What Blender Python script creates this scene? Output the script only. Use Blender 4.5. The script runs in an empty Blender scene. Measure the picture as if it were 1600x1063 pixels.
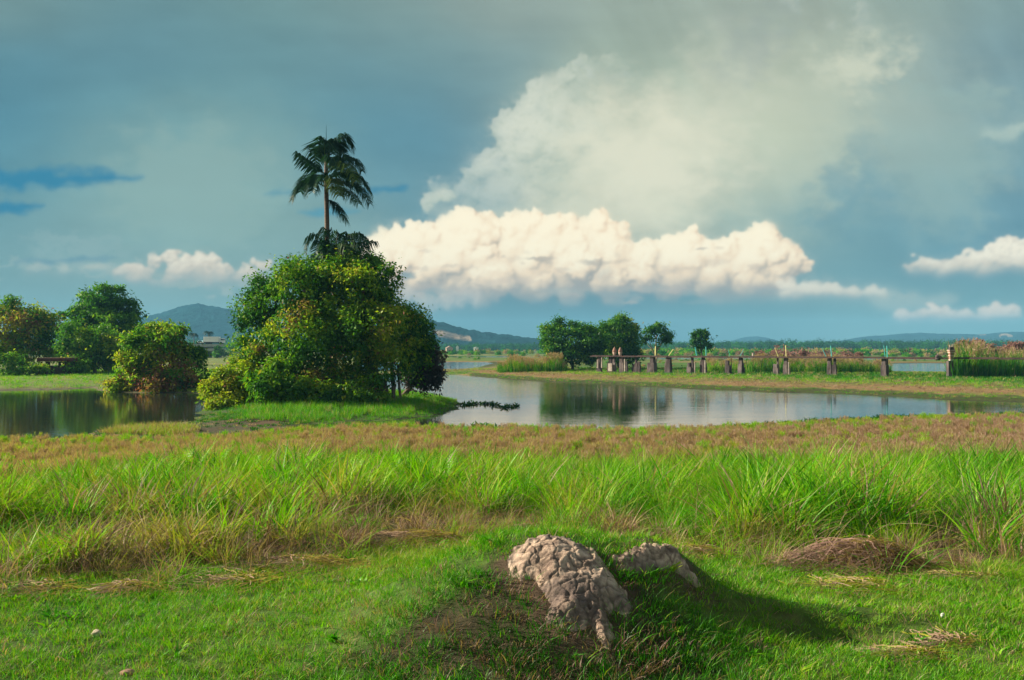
import bpy, bmesh, math, random
import numpy as np
from mathutils import Vector, Matrix

# The photograph: horizon at row 543 of 1063, columns centred on 800, focal length 1386 px (60 degrees across).
# The eye stands 4.0 m above the lake (z = 0), looking along +Y.
FPX, HOR, EYE = 1386.0, 543.0, 4.0
scene = bpy.context.scene
col = scene.collection

# ---------------------------------------------------------------- camera, exposure, sun
cam_d = bpy.data.cameras.new('camera')
cam_d.sensor_fit = 'HORIZONTAL'; cam_d.sensor_width = 36.0
cam_d.lens = 36.0 * FPX / 1600.0
cam_d.shift_y = 11.5 / 1600.0
cam_d.clip_start = 0.1; cam_d.clip_end = 20000
cam = bpy.data.objects.new('camera', cam_d)
cam.location = (0, 0, EYE); cam.rotation_euler = (math.radians(90), 0, 0)
col.objects.link(cam); scene.camera = cam

scene.render.engine = 'CYCLES'
scene.view_settings.view_transform = 'Standard'
scene.view_settings.look = 'None'
scene.view_settings.exposure = 1.3
scene.view_settings.gamma = 1.0
scene.view_settings.use_curve_mapping = False
cy = scene.cycles
cy.use_adaptive_sampling = True; cy.adaptive_threshold = 0.012
cy.use_denoising = True
try:
    cy.denoiser = 'OPENIMAGEDENOISE'; cy.denoising_input_passes = 'RGB_ALBEDO_NORMAL'; cy.denoising_prefilter = 'ACCURATE'
except Exception:
    pass
cy.max_bounces = 6; cy.diffuse_bounces = 3; cy.glossy_bounces = 3; cy.transmission_bounces = 3; cy.transparent_max_bounces = 8; cy.volume_bounces = 0
cy.sample_clamp_indirect = 4.0
cy.caustics_reflective = False; cy.caustics_refractive = False

SUN_AZ = math.radians(-78.0)      # azimuth of the sun, measured from +Y towards +X: ahead and to the left
SUN_EL = math.radians(25.0)
sun_dir = Vector((math.sin(SUN_AZ) * math.cos(SUN_EL), math.cos(SUN_AZ) * math.cos(SUN_EL), math.sin(SUN_EL)))
sun_d = bpy.data.lights.new('sun', 'SUN'); sun_d.energy = 5.0; sun_d.angle = math.radians(0.6); sun_d.color = (1.0, 0.90, 0.70)
sun = bpy.data.objects.new('sun', sun_d); col.objects.link(sun)
sun.rotation_euler = sun_dir.to_track_quat('Z', 'Y').to_euler()
sun.location = (-300, 300, 400)
# ---------------------------------------------------------------- noise and small numpy helpers
_rng0 = np.random.RandomState(7)
_PERM = _rng0.permutation(512).astype(np.int64)
_GA = _rng0.rand(512) * 2 * np.pi
_GX, _GY = np.cos(_GA), np.sin(_GA)


def perlin(x, y, seed=0):
    x = np.asarray(x, dtype=np.float64); y = np.asarray(y, dtype=np.float64)
    xi = np.floor(x).astype(np.int64); yi = np.floor(y).astype(np.int64)
    xf = x - xi; yf = y - yi
    u = xf * xf * xf * (xf * (xf * 6 - 15) + 10)
    v = yf * yf * yf * (yf * (yf * 6 - 15) + 10)

    def g(ix, iy, dx, dy):
        h = _PERM[(_PERM[(ix + seed * 37) & 511] + iy + seed * 101) & 511]
        return _GX[h] * dx + _GY[h] * dy
    n00 = g(xi, yi, xf, yf); n10 = g(xi + 1, yi, xf - 1, yf)
    n01 = g(xi, yi + 1, xf, yf - 1); n11 = g(xi + 1, yi + 1, xf - 1, yf - 1)
    a = n00 + u * (n10 - n00); b = n01 + u * (n11 - n01)
    return (a + v * (b - a)) * 1.5


def fbm(x, y, octaves=4, seed=0, gain=0.5, lac=2.03):
    s = 0.0; a = 1.0; t = 0.0
    for o in range(octaves):
        s = s + a * perlin(x, y, seed + o); t += a
        x = np.asarray(x) * lac + 13.7; y = np.asarray(y) * lac - 7.1; a *= gain
    return s / t


def sstep(a, b, x):
    t = np.clip((np.asarray(x, dtype=np.float64) - a) / (b - a), 0, 1)
    return t * t * (3 - 2 * t)


def lin(c):                       # sRGB 0..255 -> linear
    c = np.asarray(c, dtype=np.float64) / 255.0
    return np.where(c <= 0.04045, c / 12.92, ((c + 0.055) / 1.055) ** 2.4)


def boxblur(a, r):
    if r < 1: return a
    for ax in (0, 1):
        p = np.pad(a, [(r + 1, r) if i == ax else (0, 0) for i in range(a.ndim)], mode='edge')
        c = np.cumsum(p, axis=ax)
        n = a.shape[ax]
        hi = np.take(c, np.arange(2 * r + 1, 2 * r + 1 + n), axis=ax)
        lo = np.take(c, np.arange(0, n), axis=ax)
        a = (hi - lo) / (2 * r + 1)
    return a


def gblur(a, s):
    r = max(1, int(round(s * 0.9)))
    return boxblur(boxblur(a, r), r)
# ---------------------------------------------------------------- sky: a simulated cloudscape on an azimuth / elevation grid
SKY_AZ, SKY_E0, SKY_E1, SKY_PPD = 46.0, -4.0, 46.0, 25.0


def make_sky():
    W = int(2 * SKY_AZ * SKY_PPD); H = int((SKY_E1 - SKY_E0) * SKY_PPD)
    az = np.radians(np.linspace(-SKY_AZ, SKY_AZ, W))[None, :]
    el = np.radians(np.linspace(SKY_E0, SKY_E1, H))[:, None]
    U = 800 + FPX * np.tan(az) + 0 * el
    V = HOR - FPX * np.tan(el) / np.cos(az)
    base = [
        (0, -60, 112, 146, 150), (400, -60, 112, 148, 152), (800, -60, 145, 163, 158), (1200, -60, 150, 168, 160), (1600, -60, 130, 158, 160),
        (0, 0, 110, 145, 148), (200, 0, 101, 143, 152), (400, 0, 105, 146, 150), (600, 0, 120, 150, 150), (800, 0, 142, 162, 156), (1000, 0, 150, 168, 158),
        (1200, 0, 156, 170, 160), (1400, 0, 140, 165, 160), (1600, 0, 126, 157, 158),
        (0, 100, 80, 135, 155), (200, 100, 85, 136, 155), (400, 100, 95, 142, 155), (600, 100, 103, 145, 155), (760, 100, 112, 148, 156), (1000, 100, 150, 170, 157),
        (1200, 100, 162, 176, 160), (1350, 95, 176, 187, 168), (1480, 110, 125, 154, 158), (1600, 100, 108, 145, 160),
        (0, 200, 74, 134, 158), (200, 200, 96, 148, 160), (350, 200, 110, 156, 160), (550, 200, 84, 140, 160), (700, 200, 78, 134, 158), (900, 190, 158, 178, 165), (1040, 200, 190, 200, 176),
        (1200, 200, 182, 193, 170), (1400, 200, 138, 168, 164), (1600, 210, 112, 153, 165),
        (0, 300, 84, 144, 162), (200, 300, 125, 165, 166), (350, 300, 131, 169, 164), (450, 300, 120, 161, 163), (600, 300, 88, 142, 163), (700, 310, 92, 142, 160), (900, 300, 196, 203, 180),
        (1050, 300, 203, 207, 184), (1200, 300, 166, 187, 171), (1400, 300, 116, 158, 167), (1500, 280, 130, 167, 168), (1600, 330, 78, 134, 165),
        (0, 400, 115, 155, 160), (200, 390, 125, 163, 165), (400, 400, 119, 157, 160), (550, 380, 132, 163, 157), (1260, 350, 125, 163, 166), (1310, 420, 105, 150, 160), (1420, 390, 84, 138, 160), (1600, 400, 92, 143, 160),
        (0, 480, 105, 146, 150), (300, 480, 114, 150, 152), (600, 500, 96, 136, 146), (800, 495, 76, 119, 136), (1000, 490, 76, 121, 138), (1200, 490, 84, 130, 142), (1400, 480, 104, 148, 153), (1600, 470, 98, 142, 148),
        (0, 530, 112, 150, 150), (400, 530, 108, 148, 150), (800, 530, 86, 130, 140), (1100, 530, 98, 142, 146), (1350, 530, 112, 152, 150), (1600, 520, 108, 148, 148), (800, 580, 100, 140, 145)]
    B = np.array(base, dtype=np.float64)
    # low-resolution radial interpolation, then bilinear upscale
    k = 16; KB = SKY_PPD / 18.0
    Us, Vs = U[::k, ::k], V[::k, ::k]
    wv = 34 * fbm(Us / 210, Vs / 120, 3, 5); wu = 60 * fbm(Us / 240, Vs / 150, 3, 9)
    num = np.zeros(Us.shape + (3,)); den = np.zeros(Us.shape) + 1e-30
    d2all = []
    for p in B:
        d2all.append(((Us + wu - p[0]) / 88.0) ** 2 + ((Vs + wv - p[1]) / 58.0) ** 2)
    d2all = np.array(d2all); d2all -= d2all.min(axis=0)[None] * 0.999
    for p, d2 in zip(B, d2all):
        w = np.exp(-0.5 * d2)
        num += w[..., None] * lin((p[2] + 4, p[3] + 2, p[4] - 2))[None, None]; den += w
    low = num / den[..., None]
    yy = np.clip(np.arange(H) / k, 0, low.shape[0] - 1.001); xx = np.clip(np.arange(W) / k, 0, low.shape[1] - 1.001)
    y0 = yy.astype(int); x0 = xx.astype(int); fy = (yy - y0)[:, None, None]; fx = (xx - x0)[None, :, None]
    img = ((low[y0][:, x0] * (1 - fx) + low[y0][:, x0 + 1] * fx) * (1 - fy) + (low[y0 + 1][:, x0] * (1 - fx) + low[y0 + 1][:, x0 + 1] * fx) * fy)
    img = gblur(img, 8 * KB)
    # soft streaks of high cloud
    st = fbm(U / 190 + V / 420, V / 46, 5, 21)
    img *= (1 + 0.10 * st)[..., None]
    st2 = fbm(U / 85 - V / 130, V / 60, 6, 31)
    img *= (1 + 0.06 * st2)[..., None]
    n1 = fbm(U / 44, V / 30, 5, 41)
    n2 = fbm(U / 44, V / 30, 5, 47)
    nf = fbm(U / 11, V / 10, 3, 53)

    def blend(col, a):
        nonlocal img
        img = img * (1 - a[..., None]) + np.asarray(col) * a[..., None]

    cx_, cy_ = (U - V * 0.55) / 62, (V + U * 0.35) / 210
    dg = fbm(cx_, cy_, 5, 37)
    img *= (1 + 0.13 * dg * sstep(760, 980, U) * sstep(420, 330, V))[..., None]
    # thin grey-green veils at the right and the left of the frame
    def veil(cx, cy, rx, ry, col, amt, rot=0.0, edge=0.55):
        c, s = math.cos(rot), math.sin(rot)
        du = (U - cx) + 70 * n1; dv = (V - cy) + 45 * n2
        q = np.sqrt(((du * c + dv * s) / rx) ** 2 + ((-du * s + dv * c) / ry) ** 2)
        blend(lin(col), amt * (1 - sstep(edge, 1.15, q + 0.25 * st2)))
    veil(300, 300, 150, 110, (142, 175, 167), 0.55)
    veil(1420, 190, 230, 170, (172, 190, 178), 0.42, 0.4, 0.05)
    veil(1130, 160, 120, 150, (216, 218, 194), 0.5, 0.5, 0.05)
    veil(330, 250, 240, 130, (140, 172, 168), 0.30, 0.0, 0.1)
    veil(1345, 100, 85, 50, (214, 217, 192), 0.75, -0.3, 0.1)
    veil(1240, 210, 130, 210, (206, 211, 184), 0.45, 0.55, 0.1)
    veil(1500, 150, 110, 26, (150, 178, 170), 0.5, 0.15, 0.1)
    veil(1490, 290, 85, 130, (150, 180, 172), 0.45, 0.4, 0.1)
    veil(1330, 300, 60, 110, (88, 140, 160), 0.35, 0.5, 0.1)
    veil(1180, 70, 60, 90, (150, 164, 160), 0.4, 0.5, 0.1)
    veil(120, 385, 110, 24, (142, 172, 170), 0.6, 0.0, 0.2)
    veil(90, 420, 260, 10, (150, 172, 166), 0.5, 0.03, 0.2)
    veil(640, 372, 80, 22, (140, 165, 160), 0.5, 0.0, 0.2)

    # clear slots of blue between the layers
    def slot(x0, x1, yc, h, col=(8, 124, 162), amt=0.92, soft=0.7):
        t = (U - x0) / (x1 - x0)
        hh = h * np.sqrt(np.clip(1 - np.abs(2 * np.clip(t, 0, 1) - 1) ** 2.6, 0, 1)) * ((t > 0) & (t < 1))
        q = np.abs(V - yc + 9 * n1 + 7 * (t - 0.5)) - hh * (1 + 0.9 * n2) + 1.2 * nf
        blend(lin(col), amt * gblur((1 - sstep(-h * soft, h * 0.35, q)) * (hh > 0.05 * h), 1.6))
    slot(-260, 226, 281, 17); slot(-200, 72, 327, 12); slot(558, 640, 297, 8, amt=0.7, soft=1.0); slot(462, 566, 332, 9, (60, 145, 172), 0.75, 1.0)
    slot(410, 470, 301, 5, (70, 140, 165), 0.6, 1.2)
    slot(20, 190, 408, 6, (92, 138, 156), 0.7, 1.0)

    # --- puffy clouds: spheres on spheres give a height field, lit from the upper left
    rs = np.random.RandomState(11)
    ppx = SKY_PPD / (FPX * math.pi / 180)            # grid cells per photo pixel (about)

    def gx(px): return (np.degrees(np.arctan((px - 800) / FPX)) + SKY_AZ) * SKY_PPD

    def gy(px, py): return (np.degrees(np.arctan((HOR - py) / FPX * np.cos(np.arctan((px - 800) / FPX)))) - SKY_E0) * SKY_PPD

    def puffs(seeds, levels=3, flat=None, kids=(9, 7, 5), kr=(0.5, 0.46, 0.45), up=0.12, top=None):
        out = []
        cur = [(x, max(y, top(x) + r) if top is not None else y, 0.0, r) for x, y, r in seeds]
        out += cur
        for l in range(levels):
            nxt = []
            for (x, y, z, r) in cur:
                for _ in range(kids[l]):
                    a = rs.rand() * 2 * math.pi
                    c = rs.uniform(-0.1, 1.0); s = math.sqrt(max(0, 1 - c * c))
                    dx, dy = s * math.cos(a), s * math.sin(a) - up * rs.rand()
                    rr = r * kr[l] * rs.uniform(0.55, 1.25)
                    q = r * 0.86
                    yy_ = y + dy * q
                    if flat is not None and yy_ > flat(x + dx * q): continue
                    if top is not None and yy_ - 0.9 * rr < top(x + dx * q): continue
                    nxt.append((x + dx * q, yy_, z + c * q, rr))
            out += nxt; cur = nxt
        return out

    def cloud(sph, lit, mid, shade, amax=1.0, base_y=None, soft=1.2, floor=(0, 40), warp=1.0, fade=None, lo=0.0, bright=1.0, crisp=0.9, vapour=0.0, base_soft=16.0):
        nonlocal img
        m_ = int(54 * crisp) + 34                                       # work only inside the cloud's own window
        A0 = int(max(0, min(gx(x) - r * ppx for x, y, z, r in sph) - m_)); A1 = int(min(W, max(gx(x) + r * ppx for x, y, z, r in sph) + m_))
        B0 = int(max(0, min(gy(x, y) - r * ppx for x, y, z, r in sph) - m_)); B1 = int(min(H, max(gy(x, y) + r * ppx for x, y, z, r in sph) + m_))
        w_ = (slice(B0, B1), slice(A0, A1))
        return _cloud(sph, lit, mid, shade, amax, base_y, soft, floor, warp, fade[w_] if fade is not None else None, lo, bright, crisp, vapour, base_soft,
                      w_, A0, B0, A1 - A0, B1 - B0, U[w_], V[w_], n1[w_], n2[w_], nf[w_], st2[w_])

    def _cloud(sph, lit, mid, shade, amax, base_y, soft, floor, warp, fade, lo, bright, crisp, vapour, base_soft, w_, A0, B0, W, H, U, V, n1, n2, nf, st2):
        nonlocal img
        Z = np.full((H, W), -1e3)
        for (x, y, z, r) in sorted(sph, key=lambda q: -q[3]):
            cx, cy, rg = gx(x) - A0, gy(x, y) - B0, r * ppx
            a0, a1 = int(max(0, cx - rg - 1)), int(min(W, cx + rg + 2)); b0, b1 = int(max(0, cy - rg - 1)), int(min(H, cy + rg + 2))
            if a1 <= a0 or b1 <= b0: continue
            X = np.arange(a0, a1)[None, :] - cx; Y = np.arange(b0, b1)[:, None] - cy
            d2 = rg * rg - X * X - Y * Y
            sub = Z[b0:b1, a0:a1]
            np.maximum(sub, np.where(d2 > 0, z * ppx + np.sqrt(np.maximum(d2, 0)), -1e3), out=sub)
        # ragged edges: look the field up through a turbulent offset
        ox = (warp * (4.0 * n1 + 2.2 * nf) * ppx * 2).round().astype(int); oy = (warp * (4.0 * n2 - 2.2 * nf) * ppx * 2).round().astype(int)
        ii = np.clip(np.arange(H)[:, None] + oy, 0, H - 1); jj = np.clip(np.arange(W)[None, :] + ox, 0, W - 1)
        Z = Z[ii, jj]
        cov = (Z > -500).astype(float)
        a = gblur(cov, soft)
        a = sstep(0.18, 0.85, a + 0.18 * nf * (a < 0.98))
        Zm = np.where(cov > 0, Z, 0)
        w1 = gblur(cov, 1.3) + 1e-4; Zs = gblur(Zm, 1.3) / w1
        w2 = gblur(cov, 5 * KB) + 1e-4; Zb = gblur(Zm, 5 * KB) / w2
        w3 = gblur(cov, 14 * KB) + 1e-4; Zc = gblur(Zm, 14 * KB) / w3
        Zs = Zs + 0.6 * nf + 1.2 * n1
        def lam(z_, kz):
            gyy, gxx = np.gradient(z_)
            nn = np.sqrt(gxx ** 2 + gyy ** 2 + kz * kz)
            return np.clip((gxx * 0.50 - gyy * 0.66 + kz * 0.56) / nn, -0.3, 1)     # light from the upper left (rows run upward)
        sh = 0.46 * lam(Zs, 1.3) + 0.34 * lam(Zb, 1.0) + 0.22 * lam(Zc, 0.9)
        ao = np.clip((Zs - Zb) / 6.0, -1, 1)
        sh = sh + 0.22 * ao
        if base_y is not None:
            t = sstep(0, 1, (base_y(U) - V + 10 * n1) / floor[1])           # 0 at the flat base, 1 above
            sh = sh * (0.35 + 0.65 * t) - 0.30 * (1 - t)
        sh = np.clip(sh + lo, 0, 1)[..., None]
        L_, M_, S_ = lin(lit) * bright, lin(mid), lin(shade)
        col = np.where(sh > 0.5, M_ + (L_ - M_) * (sh - 0.5) * 2, S_ + (M_ - S_) * sh * 2)
        al = a * amax
        if fade is not None: al = al * fade
        if base_y is not None: al = al * sstep(0.0, 1.0, (base_y(U) - V + 14 * n1 + 5 * nf) / base_soft + 0.5)
        # edges are crisp in places, vapour elsewhere
        pm = np.dstack([col * al[..., None], al])
        p1, p2, p3 = gblur(pm, crisp), gblur(pm, 5.0 * crisp), gblur(pm, 15.0 * crisp)
        m = sstep(-0.25, 0.75, n2 + 0.5 * nf + vapour)[..., None]
        if base_y is not None: m = np.maximum(m, sstep(46, 0, base_y(U) - V)[..., None] * 0.8)
        pm = p1 * (1 - m) + (0.65 * p2 + 0.35 * p3) * m
        pm = 0.92 * pm + 0.08 * p3
        img[w_] = img[w_] * (1 - pm[..., 3:4]) + pm[..., :3]

    veil(1000, 250, 190, 140, (230, 227, 200), 0.90, 0.0, 0.15)
    veil(900, 330, 120, 60, (212, 213, 188), 0.5, 0.0, 0.15)
    # the tall translucent cloud behind the bank, crisp on its left edge
    edge = [(690, 312, 22), (712, 322, 20), (742, 292, 26), (770, 262, 26), (790, 300, 40), (800, 235, 30), (830, 200, 34), (850, 165, 30), (880, 150, 30), (910, 132, 24),
            (850, 250, 70), (900, 200, 60), (940, 160, 50), (960, 250, 90), (840, 320, 60), (930, 320, 70), (1010, 190, 70), (1040, 280, 90)]
    cloud(puffs(edge, 3, kids=(9, 6, 4)), (234, 234, 212), (206, 211, 188), (158, 180, 170), 0.80, soft=2.6,
          fade=(1 - sstep(800, 985, U + 90 * n1 + 0.25 * (V - 220))) * np.clip(0.9 + 0.7 * n2, 0.35, 1) * (0.40 + 0.60 * sstep(345, 230, V + 0 * U)), warp=2.0, lo=0.16, crisp=1.5, vapour=0.15)
    for sx, sy, r in ((905, 110, 9), (960, 118, 6), (1340, 25, 12), (1300, 40, 8), (1235, 2, 14)):
        cloud(puffs([(sx, sy, r), (sx + 14, sy + 4, r * 0.7)], 2), (200, 206, 190), (180, 192, 180), (160, 178, 172), 0.45, soft=3, warp=3.5)

    # the bright cumulus bank
    bank = [(590, 402, 30), (612, 392, 26), (640, 378, 30), (672, 372, 34), (705, 362, 34), (735, 352, 24), (745, 376, 36), (780, 372, 32), (815, 358, 30), (850, 350, 34), (885, 366, 34),
            (925, 362, 30), (955, 372, 28), (975, 392, 26), (1008, 396, 22), (1040, 400, 24), (1065, 388, 26), (1092, 386, 24), (1115, 402, 24), (1145, 392, 26), (1175, 390, 26), (1205, 388, 26), (1228, 400, 22), (1236, 414, 16),
            (620, 425, 30), (665, 415, 38), (715, 418, 40), (770, 420, 42), (830, 415, 44), (890, 418, 44), (950, 420, 40), (1010, 425, 34), (1065, 425, 38), (1120, 428, 38), (1175, 428, 34), (1215, 425, 24),
            (640, 452, 22), (700, 448, 22), (760, 448, 24), (820, 448, 22), (890, 452, 22), (960, 452, 20), (1040, 448, 20), (1120, 448, 20), (1200, 446, 18)]
    by = lambda u: np.interp(u, [560, 640, 740, 860, 960, 1060, 1160, 1240, 1400], [456, 470, 474, 472, 474, 467, 466, 466, 472]) if True else 0
    crest = lambda u: np.interp(u, [560, 575, 600, 640, 690, 720, 735, 757, 765, 790, 830, 860, 900, 930, 960, 980, 990, 1010, 1040, 1062, 1085, 1105, 1120, 1140, 1165, 1200, 1225, 1245, 1256, 1270], [400, 372, 362, 364, 346, 332, 331, 342, 360, 345, 330, 338, 345, 343, 354, 376, 390, 378, 376, 368, 364, 374, 388, 372, 366, 366, 382, 396, 404, 420])
    edge_ = [(x + rs.uniform(-4, 4), crest(x) + r * rs.uniform(0.55, 1.1), r) for x in range(578, 1256, 9) for r in (rs.choice([6, 9, 13, 20]) * rs.uniform(0.8, 1.2),)]
    cloud(puffs([(x, max(y, crest(x) + r + 5), r) for x, y, r in bank], 3, flat=lambda x: 476, kids=(11, 8, 5), top=lambda u: crest(u) + 1) + puffs(edge_, 2, kids=(9, 5), up=0.25), (255, 240, 206), (255, 226, 186), (164, 156, 146), 0.98, base_y=by, floor=(0, 72), soft=1.3, lo=0.27, bright=1.12, crisp=0.6, vapour=0.08, base_soft=46, warp=0.9)
    def row(x0, x1, y, n, r0, r1, jy=4):
        return [(x0 + (x1 - x0) * (i + rs.uniform(-.4, .4)) / max(1, n - 1), y + rs.uniform(-jy, jy), rs.uniform(r0, r1)) for i in range(n)]
    tail = row(1225, 1375, 459, 22, 4, 10, 3) + row(1225, 1300, 452, 9, 6, 10, 4)
    cloud(puffs(tail, 2), (250, 236, 208), (238, 218, 190), (150, 160, 155), 0.92, base_y=lambda u: 466 + 0 * u, floor=(0, 14), soft=2, lo=0.28, base_soft=10, vapour=0.1)
    frag = row(600, 740, 470, 12, 6, 13, 6)
    cloud(puffs(frag, 2), (226, 208, 188), (196, 186, 172), (140, 150, 150), 0.6, soft=3, warp=2.2, lo=0.12, vapour=0.3)
    cloud(puffs(row(668, 700, 312, 6, 8, 14, 8), 3, kids=(8, 5, 3)), (214, 218, 200), (192, 202, 184), (150, 174, 168), 0.85, soft=2, warp=1.6, lo=0.14, crisp=0.9)
    # grey rifts and shaded hollows on the bank
    def rift(cx, cy, rx, ry, col, amt):
        du = U - cx + 10 * n1; dv = V - cy + 6 * n2 + 3 * nf
        blend(lin(col), amt * (1 - sstep(0.25, 1.1, np.sqrt((du / rx) ** 2 + (dv / ry) ** 2))))
    for r_ in ((845, 405, 30, 5, (178, 166, 150), .7), (930, 411, 28, 8, (172, 160, 146), .65), (945, 430, 22, 16, (196, 180, 160), .5), (640, 430, 14, 9, (128, 150, 152), .75), (612, 428, 9, 7, (140, 156, 155), .6),
               (1095, 390, 16, 3, (196, 184, 164), .6), (800, 440, 60, 8, (214, 192, 168), .5), (700, 452, 50, 9, (190, 178, 162), .5), (1010, 452, 70, 7, (176, 172, 160), .55), (880, 455, 50, 8, (170, 170, 160), .6)):
        rift(*r_)
    for i in range(26):
        xx = rs.uniform(600, 1230); rift(xx, rs.uniform(444, 476), rs.uniform(10, 42), rs.uniform(2, 7), ((146, 158, 156), (190, 172, 156), (166, 164, 156))[i % 3], rs.uniform(.25, .6))
    for i in range(22):
        xx = rs.uniform(590, 1230); rift(xx, rs.uniform(385, 440), rs.uniform(6, 18), rs.uniform(3, 8), (212, 192, 168), rs.uniform(.2, .5))
    # low cumuli left and right
    veil(330, 436, 110, 18, (170, 178, 166), 0.6, 0.0, 0.2)
    cl = row(232, 276, 404, 8, 4, 10, 4) + row(192, 235, 428, 10, 5, 11, 5) + row(268, 300, 424, 8, 6, 13, 8) + row(308, 332, 410, 9, 6, 13, 8) + row(312, 350, 430, 9, 7, 14, 6) + row(345, 420, 438, 12, 5, 11, 5) + row(392, 424, 410, 5, 4, 8, 3) + row(240, 330, 440, 10, 4, 8, 4)
    cloud(puffs(cl, 2), (240, 226, 200), (224, 206, 182), (150, 164, 160), 0.86, soft=2.2, warp=2.0, base_y=lambda u: 446 + 0 * u, floor=(0, 44), lo=0.18, base_soft=24, vapour=-0.15, crisp=0.6, bright=1.15)
    cb = row(40, 190, 424, 16, 3, 7, 3)
    cloud(puffs(cb, 2), (226, 218, 194), (196, 198, 180), (150, 166, 162), 0.8, soft=3.0, warp=2.4, base_y=lambda u: 428 + 0 * u, floor=(0, 14), lo=0.15, vapour=0.4)
    cr = row(1424, 1484, 422, 12, 5, 11, 5) + row(1484, 1560, 414, 16, 7, 14, 7) + row(1550, 1690, 402, 20, 9, 18, 8) + row(1500, 1526, 398, 4, 3, 7, 2) + row(1490, 1690, 424, 16, 5, 9, 3)
    cloud(puffs(cr, 2), (246, 234, 208), (228, 214, 190), (136, 158, 160), 0.94, soft=1.8, warp=1.6, base_y=lambda u: 432 + 0 * u, floor=(0, 34), lo=0.2, base_soft=20, vapour=-0.2, crisp=0.6, bright=1.12)
    cloud(puffs(row(1360, 1480, 470, 16, 5, 10, 4), 2), (200, 200, 180), (186, 190, 174), (150, 168, 162), 0.5, soft=3, warp=2.0, lo=0.2, vapour=0.6)
    c2 = row(1412, 1478, 496, 11, 5, 11, 4) + row(1478, 1590, 492, 18, 3, 8, 4) + row(1540, 1586, 487, 7, 4, 8, 3)
    cloud(puffs(c2, 2), (246, 222, 196), (230, 206, 184), (150, 160, 156), 0.86, soft=2.0, warp=1.7, base_y=lambda u: 504 + 0 * u, floor=(0, 24), lo=0.2, base_soft=12, vapour=-0.15, crisp=0.6, bright=1.12)
    c3 = row(1535, 1680, 206, 16, 6, 15, 7)
    cloud(puffs(c3, 2), (200, 214, 196), (176, 198, 186), (130, 165, 168), 0.7, soft=4, warp=3.0, lo=0.15, vapour=0.4)
    g = img.mean(axis=2, keepdims=True)
    img = g + (img - g) * 0.93
    img = np.where(g < 0.30, img * (0.92 + 0.08 * g / 0.30), img)      # the air between thins the contrast again
    return np.clip(img, 0, 4)

# ---------------------------------------------------------------- helpers
rng = np.random.RandomState(3)


def P(px, py, d):
    """A pixel of the photograph and a distance ahead -> a point of the place."""
    return Vector(((px - 800.0) / FPX * d, d, EYE - (py - HOR) / FPX * d))


def on_level(px, py, z=0.0):
    d = (EYE - z) * FPX / (py - HOR)
    return ((px - 800.0) / FPX * d, d)


def mesh_np(name, verts, faces, mats=(), smooth=False, attrs=None, midx=None):
    """verts (N,3), faces (M,k) with one k, or a list of such arrays."""
    if not isinstance(faces, list): faces = [faces]
    me = bpy.data.meshes.new(name)
    verts = np.asarray(verts, dtype=np.float32)
    me.vertices.add(len(verts)); me.vertices.foreach_set('co', verts.ravel())
    faces = [np.asarray(f, dtype=np.int32) for f in faces if len(f)]
    nl = sum(f.size for f in faces); nf = sum(len(f) for f in faces)
    me.loops.add(nl); me.loops.foreach_set('vertex_index', np.concatenate([f.ravel() for f in faces]))
    me.polygons.add(nf)
    tot = np.concatenate([np.full(len(f), f.shape[1], dtype=np.int32) for f in faces])
    st = np.concatenate([[0], np.cumsum(tot)[:-1]]).astype(np.int32)
    me.polygons.foreach_set('loop_start', st); me.polygons.foreach_set('loop_total', tot)
    for m in mats: me.materials.append(m)
    if midx is not None: me.polygons.foreach_set('material_index', np.asarray(midx, dtype=np.int32))
    if smooth: me.polygons.foreach_set('use_smooth', np.ones(nf, dtype=bool))
    for an, (typ, dom, data) in (attrs or {}).items():
        a = me.attributes.new(an, typ, dom)
        data = np.asarray(data, dtype=np.float32)
        a.data.foreach_set({'FLOAT': 'value', 'FLOAT_VECTOR': 'vector', 'FLOAT_COLOR': 'color'}[typ] if typ != 'INT' else 'value', data.ravel())
    me.update(calc_edges=True)
    return me


def link(name, me, parent=None):
    o = bpy.data.objects.new(name, me); col.objects.link(o)
    if parent is not None: o.parent = parent
    return o


def tag(o, label=None, cat=None, group=None, kind=None):
    if label: o['label'] = label
    if cat: o['category'] = cat
    if group: o['group'] = group
    if kind: o['kind'] = kind
    return o


def empty(name, loc, label, cat, group=None, rz=0.0):
    o = bpy.data.objects.new(name, None); o.empty_display_size = 0.2; col.objects.link(o)
    o.location = loc; o.rotation_euler = (0, 0, rz)
    return tag(o, label, cat, group)


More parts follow.
